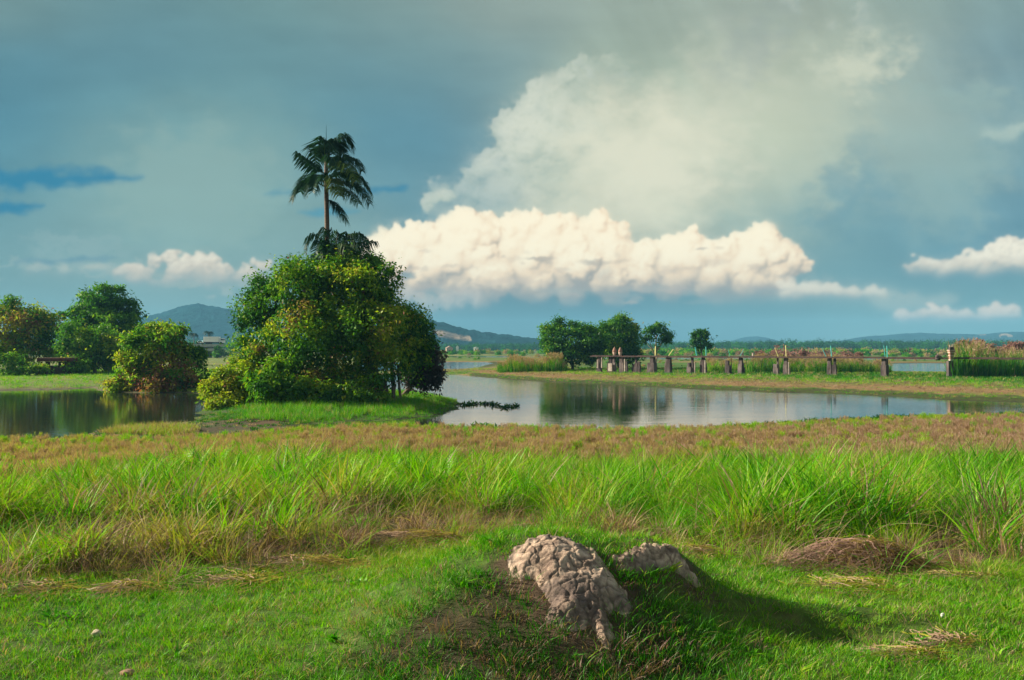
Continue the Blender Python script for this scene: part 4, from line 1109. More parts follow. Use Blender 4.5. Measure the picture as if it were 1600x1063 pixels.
        tint = np.where(pl, 0.80 + 0.05 * rs.randn(n), tbase + wob * nn + 0.05 * rs.randn(n))
        scatter(name, label, settle(x, d, -.05), rs.rand(n) * 6.28, h / 3.3, which, tint, reed_p + plume_p, rs.normal(0, 0.06, (n, 2)))
    reeds('reed_bed', 'low reed bed with pinkish tops beside the round bushy trees', 778, 885, 128, 142, lambda p: np.interp(p, [775, 786, 800, 825, 850, 870, 885], [0.9, 1.6, 2.3, 1.7, 1.8, 2.5, 1.3]), 440, 0.42, 0.22, 0.2)
    reeds('reed_bed', 'tall dark reeds right of the bridge gatepost', 1486, 1720, 99, 113, lambda p: np.interp(p, [1484, 1492, 1510, 1530, 1550, 1580, 1600, 1700], [1.8, 3.4, 3.9, 3.4, 2.6, 3.1, 2.7, 3.3]), 760, 0.10, 0.24, 0.14)
    reeds('reed_bed', 'brown and green reeds behind the middle piers of the bridge', 1165, 1392, 118, 134, lambda p: np.interp(p, [1165, 1190, 1240, 1300, 1392], [1.6, 2.2, 2.0, 2.1, 1.5]), 640, 0.36, 0.18, 0.14)
    reeds('reed_bed', 'low scrubby reeds between the second and third pair of piers', 1100, 1165, 122, 134, lambda p: 1.7, 190, 0.35, 0.42, 0.2)


def panicle_big(rs, n=15, h=3.3):
    """plumes of reed: soft many-stranded heads"""
    Vs, Fs, Hs = [], [], []; c = 0
    for _ in range(n):
        a = rs.rand() * 2 * math.pi; r = 0.6 * math.sqrt(rs.rand()); H = h * rs.uniform(0.8, 1.1); le = rs.uniform(0.02, 0.22) * H; da = rs.rand() * 6.28
        b = np.array((r * math.cos(a), r * math.sin(a), 0)); top = b + np.array((math.cos(da) * le, math.sin(da) * le, H))
        for k in range(11):
            if k == 0: p0, p1 = b, top; ww = np.array((0.012, 0.006, 0))
            else:
                q = rs.uniform(0.84, 1.0); p0 = b + (top - b) * q
                dv = rs.normal(0, 0.5, 3) + (top - b) / H * 0.9; dv /= np.linalg.norm(dv); p1 = p0 + dv * rs.uniform(0.2, 0.42); ww = np.cross(dv, rs.normal(0, 1, 3)); ww = ww / (np.linalg.norm(ww) + 1e-6) * 0.028
            Vs += [p0 - ww, p0 + ww, p1 + ww * 0.4, p1 - ww * 0.4]; Fs.append((c, c + 1, c + 2, c + 3)); c += 4
            Hs += [(0.0 if k else -0.25) + rs.normal(0, 0.04)] * 4
    return np.array(Vs), np.array(Fs), np.array(Hs)


THATCH_GAPS = [(2.80, 7.2, 0.38, 0.30)]
DEAD_SPOTS = [(-1.35, 8.3, 0.7, 0.5), (-0.55, 9.2, 0.8, 0.45), (-2.2, 7.4, 0.5, 0.35), (0.15, 9.5, 0.35, 0.3), (1.1, 9.0, 0.5, 0.45), (1.35, 8.2, 0.3, 0.3), (2.7, 7.6, 0.55, 0.4), (3.5, 7.4, 0.4, 0.3), (-3.0, 6.7, 0.4, 0.3), (-2.0, 9.6, 0.5, 0.4), (2.3, 11.5, 0.5, 0.5), (-4.2, 9.5, 0.5, 0.4)]
build_grass()

# ---------------------------------------------------------------- trees and bushes
LEAF_STOPS = [(0.0, (0.014, 0.055, 0.014)), (0.22, (0.030, 0.125, 0.014)), (0.42, (0.085, 0.215, 0.014)), (0.58, (0.190, 0.310, 0.016)), (0.72, (0.370, 0.390, 0.018)), (0.84, (0.250, 0.190, 0.060)), (1.0, (0.240, 0.090, 0.060))]
LEAF = leaf_mat('tree_leaves', LEAF_STOPS, 0.40, (1.2, 1.35, 0.5), 0.45, 0.12)
DARK_LEAF = leaf_mat('purplish_leaves', [(0.0, (0.020, 0.020, 0.018)), (0.5, (0.045, 0.030, 0.026)), (1.0, (0.085, 0.050, 0.035))], 0.25, (1.2, 1.1, 0.8), 0.42, 0.4)
PALM_LEAF = leaf_mat('palm_leaflets', [(0.0, (0.008, 0.030, 0.018)), (0.5, (0.016, 0.055, 0.022)), (0.8, (0.060, 0.110, 0.020)), (1.0, (0.130, 0.130, 0.035))], 0.30, (1.2, 1.3, 0.6), 0.40, 0.12)
BARK = solid_mat('bark', (0.060, 0.042, 0.030), (0.16, 0.12, 0.085), 2.2, 0.9, 0.8, 6, dist=0.05, stretch=(3, 3, 0.5))
PALE_BARK = solid_mat('pale_bark', (0.20, 0.15, 0.10), (0.40, 0.31, 0.21), 3.0, 0.9, 0.6, 6, dist=0.03)
PALM_BARK = solid_mat('palm_bark', (0.085, 0.055, 0.040), (0.22, 0.15, 0.11), 5.0, 0.9, 0.8, 6, dist=0.04, stretch=(1, 1, 4))


def leaves_mesh(name, pos, out_dir, size, hue, mat, rs, droop=0.35, aspect=0.45, rnd=0.8):
    n = len(pos)
    nor = out_dir * 0.8 + np.array((0, 0, 0.55)) + rs.normal(0, rnd, (n, 3)); nor /= np.linalg.norm(nor, axis=1)[:, None]
    ax = rs.normal(0, 1, (n, 3)) + out_dir * 0.5 - np.array((0, 0, droop)) * 1.6
    ax -= nor * (ax * nor).sum(1)[:, None]; ax /= np.linalg.norm(ax, axis=1)[:, None] + 1e-9
    sd = np.cross(nor, ax)
    L = size * rs.uniform(0.6, 1.35, n)
    b = pos; tip = pos + ax * L[:, None] - nor * (0.12 * L)[:, None]; mid = pos + ax * (0.45 * L)[:, None] + nor * (0.06 * L)[:, None]
    w = (L * aspect * 0.5)[:, None]
    V_ = np.stack([b, mid + sd * w, tip, mid - sd * w], 1).reshape(-1, 3)
    F = np.arange(4 * n).reshape(n, 4)
    return mesh_np(name, V_, F, [mat], False, {'hue': ('FLOAT', 'POINT', np.repeat(hue, 4))})


def crown(name, lobes, n_clumps, per, leaf, clump_r, hue_fn, mat, parent, seed, droop=0.35, flat=0.75, core=0.25, aspect=0.45, rough=0.22, base=None, zmin=None, hang=0.0, bough=0.12):
    """Leaves gathered in clumps over and inside a set of ellipsoid lobes (world centre, radii)."""
    rs = np.random.RandomState(seed)
    C = np.array([l[0] for l in lobes]); Rr = np.array([l[1] for l in lobes], dtype=float)
    wgt = (Rr[:, 0] * Rr[:, 2] + Rr[:, 0] * Rr[:, 1] + Rr[:, 1] * Rr[:, 2]); wgt /= wgt.sum()
    li = rs.choice(len(lobes), n_clumps, p=wgt)
    d = rs.normal(0, 1, (n_clumps, 3)); d /= np.linalg.norm(d, axis=1)[:, None]
    bump = 1 + rough * fbm(d[:, 0] * 2.1 + li * 5.3, d[:, 2] * 2.1 + d[:, 1] * 1.7, 3, seed % 90)
    u = np.where(rs.rand(n_clumps) < core, rs.uniform(0.35, 0.8, n_clumps), rs.uniform(0.80, 1.04, n_clumps)) * bump
    p = C[li] + d * Rr[li] * u[:, None]
    # gather the clumps on rounded boughs: each bough is a small dome on the lobe, leaving hollows between
    nb = max(6, n_clumps // 13)
    bl = rs.choice(len(lobes), nb, p=wgt); bd = rs.normal(0, 1, (nb, 3)); bd /= np.linalg.norm(bd, axis=1)[:, None]
    bc = C[bl] + bd * Rr[bl] * (rs.uniform(0.72, 1.0, nb) * (1 + rough * rs.normal(0, 0.35, nb)))[:, None]
    brad = Rr[bl].mean(axis=1) * rs.uniform(0.22, 0.46, nb)
    on = rs.rand(n_clumps) < 0.62
    bi = rs.randint(0, nb, n_clumps)
    dd = d + 0.55 * bd[bi] + np.array((0, 0, 0.45)); dd /= np.linalg.norm(dd, axis=1)[:, None]
    p = np.where(on[:, None], bc[bi] + dd * (brad[bi] * rs.uniform(0.75, 1.08, n_clumps))[:, None] * np.array((1, 1, 0.8)), p)
    d = np.where(on[:, None], dd, d)
    bh = rs.normal(0, bough, nb)
    inner = np.ones(n_clumps, dtype=bool)
    for c, r in zip(C, Rr):
        q = (((p - c) / r) ** 2).sum(1)
        inner &= ~((q < 0.40) & (rs.rand(n_clumps) > 0.3))
    if zmin is not None: inner &= p[:, 2] > zmin
    inner_idx = np.nonzero(inner)[0]
    p, d, li = p[inner], d[inner], li[inner]
    n = len(p)
    cr = clump_r * rs.uniform(0.55, 1.35, n)
    g = rs.normal(0, 1, (n, per, 3)) * 0.52
    g *= np.array((1, 1, flat))
    if hang:
        hg = (rs.rand(n) < hang)[:, None]
        g[..., 2] = np.where(hg, -np.abs(g[..., 2]) * 2.6, g[..., 2]); g[..., :2] = np.where(hg[..., None], g[..., :2] * 0.55, g[..., :2])
    pos = p[:, None, :] + g * cr[:, None, None]
    od = d[:, None, :] * 0.7 + g * 0.7
    h0 = hue_fn(rs, p) + np.where(on[inner_idx], bh[bi[inner_idx]], 0)
    # the clump's own hue with the uppermost leaves a little lighter
    hue = h0[:, None] + rs.normal(0, 0.05, (n, per)) + 0.05 * (g[..., 2] / 0.5)
    hue = np.where(rs.rand(n, per) < 0.03, hue + rs.uniform(0.15, 0.4, (n, per)), hue)
    pos = pos.reshape(-1, 3); od = od.reshape(-1, 3); od /= np.linalg.norm(od, axis=1)[:, None] + 1e-9
    if zmin is not None:
        k = pos[:, 2] > zmin - 0.1; pos, od, hue = pos[k], od[k], hue.ravel()[k]
    if base is not None: pos = pos - np.array(base)
    me = leaves_mesh(name, pos, od, leaf, np.clip(hue.ravel(), 0, 1), mat, rs, droop, aspect)
    return link(name, me, parent)


def lobes_px(d, lst, depth=1.0):
    """(px, py, rx, ry[, depth offset m]) -> lobes"""
    out = []
    for l in lst:
        dd = d + (l[4] if len(l) > 4 else 0)
        k = dd / FPX
        out.append((np.array(P(l[0], l[1], dd)), (l[2] * k, (l[2] + l[3]) * 0.5 * k * depth, l[3] * k)))
    return out


def hue_noise(mean, amp, scale, seed, accents=()):
    def f(rs, p):
        h = mean + amp * fbm(p[:, 0] / scale + p[:, 1] / scale * 0.6, p[:, 2] / scale, 3, seed) * 1.3 + rs.normal(0, 0.05, len(p))
        for (c, r, val) in accents:
            q = np.linalg.norm((p - np.array(c)) * np.array((1, 0.4, 1)), axis=1) / r
            k = rs.rand(len(p)) < np.exp(-q * q) * 1.1
            h = np.where(k, val + rs.normal(0, 0.05, len(p)), h)
        return h
    return f


def limb(parent, base, pts, r0, r1, mat=BARK, name='limb', n=7):
    pts = [Vector(p) - Vector(base) for p in pts]
    m = MB(); m.tube(pts, list(np.linspace(r0, r1, len(pts))), n); return m.build(name, mat, parent, smooth=True)


def wig(a, b, k=5, amp=0.12, seed=0):
    rs = np.random.RandomState(seed); a, b = Vector(a), Vector(b); L = (b - a).length
    out = []
    for i in range(k + 1):
        t = i / k; o = Vector(rs.normal(0, amp, 3)) * L * 0.3 * math.sin(math.pi * t) if 0 < t < 1 else Vector((0, 0, 0))
        out.append(a.lerp(b, t) + o)
    return out


def tree(name, label, cat, d, base_px, lst, clumps, per, leaf, cr, hue, mat=LEAF, seed=1, depth=1.0, trunk_r=0.25, bark=BARK, group=None, limbs=True, trunk_top=None, **kw):
    bx = (base_px - 800) / FPX * d; bz = gz(bx, d); base = Vector((bx, d, bz))
    r = empty(name, base, label, cat, group)
    lob = lobes_px(d, lst, depth)
    if limbs:
        top = Vector(lob[0][0]) if trunk_top is None else P(*trunk_top, d)
        mid = base.lerp(top, 0.55)
        limb(r, base, wig(base - Vector((0, 0, 0.3)), top, 6, 0.10, seed), trunk_r, trunk_r * 0.35, bark, 'trunk', 9)
        for i, (c, rr) in enumerate(lob[1:7]):
            st = base.lerp(top, 0.35 + 0.08 * (i % 4))
            limb(r, base, wig(st, Vector(c), 4, 0.16, seed + 7 + i), trunk_r * 0.5, trunk_r * 0.15, bark)
    crown('crown', lob, clumps, per, leaf, cr, hue, mat, r, seed, base=base, **kw)
    return r


def build_trees():
    # ---- the big tree wrapped in climbers, on its island
    D = 60.0
    acc = []
    for (px, py, rr, v) in ((462, 492, 0.7, 0.80), (480, 470, 0.5, 0.80), (440, 515, 0.6, 0.80), (575, 470, 0.9, 0.78), (600, 520, 0.9, 0.78), (520, 560, 0.6, 0.9), (500, 590, 0.8, 0.80), (560, 600, 0.8, 0.82), (660, 500, .6, .8), (530, 500, 1.2, .52), (620, 520, 1.2, .58), (580, 440, .9, .54), (640, 500, 1.3, .56), (600, 480, 1.0, .5), (640, 545, 1.3, .54), (600, 540, 1.2, .5), (660, 560, 1.0, .5), (560, 560, 1.2, .46), (540, 470, 1.4, .46),  # lighter hues on the right lobes are put in against that side's shade
                            (500, 440, 1.2, 0.50), (450, 440, 0.9, 0.54), (545, 430, 1.2, 0.52), (610, 555, 1.2, 0.62), (640, 540, 0.8, 0.62), (570, 612, 0.5, 0.72), (400, 500, 0.9, 0.66), (395, 545, 0.8, 0.68)):
        acc.append((P(px, py, D - 4), rr, v))
    tree('vine_covered_tree', 'huge dense tree smothered in climbers on the grassy point in the lake', 'tree', D, 600,
         [(530, 470, 62, 58), (524, 425, 48, 34), (585, 432, 26, 32, 1), (568, 455, 40, 40, -2), (440, 465, 36, 36, -1), (470, 450, 40, 34, -2), (415, 482, 26, 30), (400, 520, 24, 44), (432, 560, 40, 50, -1), (470, 520, 52, 50, -3), (510, 560, 60, 60, -2), (570, 520, 50, 50, -3), (612, 500, 36, 32, 0), (640, 520, 32, 36, 1), (652, 550, 30, 34, 1), (610, 545, 36, 34, -2),
          (470, 600, 60, 34, -2), (545, 605, 46, 30, -1), (625, 490, 28, 16, 1), (647, 482, 12, 5, 0), (388, 475, 12, 22, 0), (410, 446, 18, 13, 0), (475, 418, 24, 14, 0), (560, 404, 26, 12, 0), (520, 408, 24, 14, 0)],
         2900, 40, 0.225, 0.60, hue_noise(0.32, 0.26, 1.8, 411, acc), seed=21, trunk_r=0.55, hang=0.25, core=0.25, rough=0.45, zmin=0.5, aspect=0.5, trunk_top=(560, 470))
    # trailing stems and the fluted old trunk at the right of it
    t = next(o for o in col.objects if o.name == 'vine_covered_tree')
    b = t.location
    for (x0, y0, x1, y1, r0) in ((612, 560, 615, 634, 0.16), (604, 560, 600, 634, 0.11), (622, 570, 627, 634, 0.10), (592, 590, 588, 634, 0.06)):
        limb(t, b, wig(P(x1, y1 + 4, D - 1.5), P(x0, y0, D - 0.6), 5, 0.05, int(x0)), r0, r0 * 0.7, BARK, 'trunk', 8)
    limb(t, b, wig(P(452, 612, D - 4.5), P(441, 590, D - 3.8), 3, 0.1, 5), 0.05, 0.03, PALE_BARK)
    limb(t, b, wig(P(441, 590, D - 3.8), P(446, 575, D - 3.8), 3, 0.1, 6), 0.03, 0.015, PALE_BARK)
    tree('drooping_tree', 'dark purplish-leaved tree drooping over the water at the right of the big tree', 'tree', 62.0, 622,
         [(672, 556, 15, 34), (680, 570, 11, 24), (664, 582, 20, 14), (646, 588, 16, 11), (676, 590, 11, 9), (640, 575, 16, 16, 2)],
         300, 24, 0.26, 0.5, hue_noise(0.45, 0.35, 1.2, 417), DARK_LEAF, seed=23, trunk_r=0.2, hang=0.35, core=0.2, rough=0.35)
    tree('yellow_shrub', 'bright yellow-green shrub spilling over the pond at the left foot of the big tree', 'shrub', 56.5, 372,
         [(344, 616, 22, 24), (327, 606, 9, 10), (358, 602, 17, 15), (352, 632, 28, 11, -1), (378, 622, 20, 24), (384, 594, 15, 22, 0), (370, 578, 9, 14, 1), (354, 588, 10, 10, 0)],
         640, 24, 0.22, 0.42, hue_noise(0.615, 0.05, 1.0, 419), seed=25, bough=0.05, trunk_r=0.08, rough=0.4, core=0.2, zmin=0.05)
    tree('broadleaf_shrub', 'fresh green large-leaved shrub in front of the big tree', 'shrub', 54.5, 430,
         [(425, 600, 24, 28), (410, 612, 18, 22), (442, 618, 18, 18), (430, 582, 16, 14)],
         150, 20, 0.34, 0.42, hue_noise(0.36, 0.12, 1.0, 421), seed=27, trunk_r=0.06, rough=0.35, core=0.2, aspect=0.36)
    tree('undergrowth_shrub', 'mixed green shrub under the middle of the big tree', 'shrub', 55.0, 490,
         [(490, 615, 34, 20), (520, 618, 26, 16), (470, 620, 22, 14), (556, 612, 24, 20), (582, 606, 18, 22)],
         230, 22, 0.25, 0.42, hue_noise(0.42, 0.2, 1.0, 423), seed=29, trunk_r=0.05, rough=0.35, core=0.2)

    # ---- bush on the spit in the pond
    acc = [(P(250, 600, 80), 1.6, 0.95), (P(225, 600, 80), 1.2, 0.98), (P(285, 605, 80), 1.4, 0.92), (P(210, 560, 80), 1.4, 0.6), (P(240, 520, 80), 1.2, 0.6), (P(215, 545, 80), 1.2, 0.55), (P(265, 560, 80), 1.2, 0.84)]
    tree('leafy_bush', 'broad leafy bush with reddish lower leaves on the spit across the pond', 'bush', 82.0, 255,
         [(250, 555, 42, 42), (225, 560, 32, 36, -1), (215, 580, 32, 28, -1), (245, 528, 24, 24), (275, 545, 26, 26), (290, 575, 32, 32), (312, 590, 20, 20), (255, 595, 52, 18, -2), (243, 510, 10, 8, 0), (275, 520, 12, 10), (222, 520, 8, 8), (300, 560, 18, 14)],
         950, 26, 0.34, 0.62, hue_noise(0.40, 0.18, 2.2, 425, acc), seed=31, trunk_r=0.15, rough=0.35, hang=0.15, core=0.25, zmin=0.05)
    tree('spit_shrub', 'small pale yellow shrub at the tip of the spit', 'shrub', 79.5, 178, [(178, 602, 16, 10), (166, 606, 10, 6), (192, 604, 12, 8)], 60, 18, 0.3, 0.4, hue_noise(0.72, 0.10, 1.0, 427), seed=33, trunk_r=0.04, limbs=False, zmin=0.0)

    tree('roadside_bush', 'small dark green bush at the right end of the concrete road bridge', 'bush', 312.0, 346, [(346, 548, 13, 9), (338, 552, 8, 6), (356, 545, 9, 9)], 90, 16, 0.7, 1.1, hue_noise(0.22, 0.12, 3.0, 429), seed=34, trunk_r=0.1, limbs=False)
    # ---- trees on the left shore
    tree('conical_tree', 'tall dark conical tree with layered branches on the left shore', 'tree', 128.0, 168,
         [(162, 505, 42, 32), (166, 468, 26, 22), (164, 452, 12, 10), (186, 492, 24, 24), (138, 484, 24, 20, 1), (122, 500, 22, 18, 1), (180, 528, 34, 24), (204, 518, 10, 26), (138, 525, 34, 26), (205, 540, 9, 18), (163, 444, 4, 4), (150, 550, 44, 20)],
         1000, 26, 0.5, 1.0, hue_noise(0.30, 0.18, 4.0, 431, [(P(178, 490, 124), 2.2, 0.36), (P(190, 520, 124), 2.0, 0.36)]), seed=35, trunk_r=0.4, flat=0.35, rough=0.3, core=0.3)
    tree('olive_tree', 'rounded olive-brown tree at the left edge of the photograph', 'tree', 122.0, 20,
         [(25, 510, 46, 34), (0, 520, 36, 40), (55, 520, 34, 34), (80, 530, 22, 32), (15, 485, 24, 14), (50, 490, 18, 12), (-40, 520, 30, 40), (70, 497, 12, 12), (30, 545, 46, 22)],
         900, 26, 0.46, 1.0, hue_noise(0.46, 0.30, 4.0, 433, [(P(20, 505, 118), 2.4, 0.84), (P(60, 500, 118), 1.4, 0.8)]), seed=37, trunk_r=0.35, rough=0.3, core=0.3)
    tree('shore_tree', 'dark green spreading tree between the conical tree and the pond bush', 'tree', 116.0, 148,
         [(145, 540, 34, 28), (120, 530, 24, 26), (170, 545, 26, 26), (150, 560, 30, 18), (112, 552, 14, 16), (188, 555, 14, 18), (122, 566, 18, 10, -3), (108, 572, 8, 6, -5)],
         700, 26, 0.40, 0.8, hue_noise(0.38, 0.16, 3.0, 435), seed=39, trunk_r=0.25, rough=0.35, core=0.3)
    tree('low_bush', 'low dense green bush at the left edge beside the pond', 'bush', 108.0, 14,
         [(10, 570, 28, 17), (30, 575, 20, 13), (-20, 570, 26, 18), (48, 580, 16, 8), (62, 580, 16, 7), (54, 574, 8, 7)],
         240, 22, 0.34, 0.6, hue_noise(0.33, 0.08, 2.0, 437), seed=41, trunk_r=0.08, rough=0.25, limbs=False, zmin=0.3)

    # ---- beyond the lake
    tree('bushy_tree', 'broad bushy dark tree left of its lighter twin beside the bridge end', 'tree', 138.0, 895,
         [(892, 532, 36, 26), (870, 528, 20, 24), (912, 530, 26, 24), (885, 515, 20, 10), (862, 518, 12, 14), (915, 515, 16, 8), (900, 552, 40, 14), (932, 540, 10, 14), (868, 545, 14, 14)],
         900, 26, 0.42, 0.8, hue_noise(0.25, 0.16, 3.0, 441), seed=43, trunk_r=0.25, rough=0.4, core=0.3, zmin=0.5)
    tree('bushy_tree', 'rounded olive-green bushy tree behind the two brick gate pillars', 'tree', 143.0, 966,
         [(965, 530, 28, 26), (950, 525, 16, 20), (982, 533, 17, 22), (965, 510, 18, 12), (985, 520, 12, 10), (965, 550, 34, 12), (948, 508, 8, 8)],
         760, 26, 0.42, 0.8, hue_noise(0.34, 0.26, 3.0, 443), seed=45, trunk_r=0.25, rough=0.4, core=0.3, zmin=0.5)
    r = tree('lone_tree', 'small open-crowned tree with a pale forked trunk behind the bridge', 'tree', 156.0, 1025,
         [(1026, 524, 14, 11), (1013, 524, 9, 9), (1038, 523, 9, 10), (1026, 514, 12, 6), (1044, 530, 5, 6), (1010, 534, 6, 8), (1034, 538, 9, 6)],
         130, 18, 0.5, 0.7, hue_noise(0.16, 0.2, 2.0, 445), seed=47, trunk_r=0.22, bark=PALE_BARK, rough=0.45, core=0.2)
    tree('lone_tree', 'small dark round-crowned tree standing alone right of the pale-trunked one', 'tree', 168.0, 1095,
         [(1095, 526, 12, 9), (1086, 530, 7, 8), (1104, 529, 7, 8), (1095, 537, 13, 8), (1098, 519, 6, 4)],
         130, 18, 0.5, 0.7, hue_noise(0.08, 0.14, 2.0, 447), seed=49, trunk_r=0.2, rough=0.4, core=0.3)
    # pinkish flowering scrub
    for i, (px, py, rx, ry, d) in enumerate(((1195, 551, 20, 9, 150), (1222, 548, 14, 8, 152), (1246, 553, 16, 8, 149), (1290, 556, 18, 7, 146), (1328, 556, 14, 6, 147), (1505, 540, 4.5, 5, 118), (1518, 543, 5, 6, 118), (1531, 545, 8, 8, 119), (1548, 548, 8, 6, 117), (1566, 549, 8, 7, 118), (1590, 542, 10, 8, 119), (1582, 550, 7, 6, 117))):
        lab = ['widest pinkish brown shrub behind the third pair of piers', 'pinkish brown shrub behind the yellow stick', 'pinkish brown shrub right of the yellow stick', 'low pinkish shrub behind the teal stick', 'small low pinkish shrub left of the two teal sticks',
               'smallest pink plume bush above the reeds', 'narrow pink bush above the reeds, second from the gatepost', 'domed pink bush above the middle of the right reeds', 'low mauve bush among the right reeds', 'mauve bush left of the tallest pink bush', 'tall pink bush near the right edge above the reeds', 'pink bush under the tall one near the right edge'][i]
        tree('pink_shrub', lab, 'shrub', float(d), px, [(px, py, rx, ry), (px - rx * .4, py + ry * .4, rx * .7, ry * .7), (px + rx * .4, py + ry * .5, rx * .7, ry * .7)] + ([(px, py + ry + 6, 1.5, 10)] if px > 1480 else []), 90, 16, 0.34, 0.5,
             hue_noise(0.62, 0.2, 1.5, 451), PINK, seed=60 + i, trunk_r=0.06, rough=0.4, core=0.4, group='pink brown shrubs around the bridge')


PINK = leaf_mat('pinkish_twigs', [(0.0, (0.10, 0.075, 0.05)), (0.5, (0.21, 0.115, 0.095)), (1.0, (0.34, 0.185, 0.16))], 0.3, (1.1, 1.0, 0.9), 0.6, 0.1)
build_trees()


# ---------------------------------------------------------------- palms
def frond(parent, base, pts_px, d, hue, seed, leaflet=0.75, width=0.05, n=46, hang=1.0):
    """pts_px: three control points (px, py, depth offset): root, bend, tip"""
    rs = np.random.RandomState(seed)
    a, b, c = [P(q[0], q[1], d + q[2]) - Vector(base) for q in pts_px]
    curve = lambda t: a * (1 - t) ** 2 + b * 2 * t * (1 - t) + c * t * t
    ts = np.linspace(0, 1, 12)
    m = MB(); m.tube([curve(t) for t in ts], list(np.linspace(0.045, 0.010, 12)), 5)
    V_ = [np.concatenate(m.v)]; F = [list(q) for q in m.f]; nv = len(V_[0]); H = [np.full(nv, 0.75)]
    for i in range(n):
        t = 0.10 + 0.90 * (i + rs.rand() * 0.5) / n
        p = curve(t); tg = (curve(min(1, t + .02)) - curve(t - .02)).normalized()
        side = tg.cross(Vector((0, 0, 1)))
        if side.length < 0.2: side = tg.cross(Vector((0, 1, 0)))
        side.normalize()
        up = side.cross(tg).normalized()
        for sg in (-1, 1):
            L = leaflet * (0.45 + 0.75 * math.sin(math.pi * min(1, 0.12 + 0.80 * t))) * rs.uniform(0.85, 1.15)
            dr = (side * sg * rs.uniform(0.55, 0.9) + tg * rs.uniform(0.35, 0.7) + up * rs.uniform(-0.1, 0.25)).normalized()
            p0 = p; p1 = p + dr * L * 0.45; p2 = p1 + (dr * 0.45 + Vector((0, 0, -0.85 * hang))).normalized() * L * 0.6
            wv = tg.cross(dr).cross(dr).normalized() * width * 0.5 if False else tg * width * 0.5
            V_.append(np.array([p0 - wv * .6, p0 + wv * .6, p1 + wv, p1 - wv, p2 + wv * .15, p2 - wv * .15])); F += [[nv, nv + 1, nv + 2, nv + 3], [nv + 3, nv + 2, nv + 4, nv + 5]]; nv += 6
            H.append(np.full(6, hue + rs.normal(0, 0.06)))
    me = bpy.data.meshes.new('frond'); me.from_pydata(np.concatenate(V_).tolist(), [], F); me.materials.append(PALM_LEAF)
    at = me.attributes.new('hue', 'FLOAT', 'POINT'); at.data.foreach_set('value', np.concatenate(H).astype(np.float32)); me.update()
    return link('frond', me, parent)


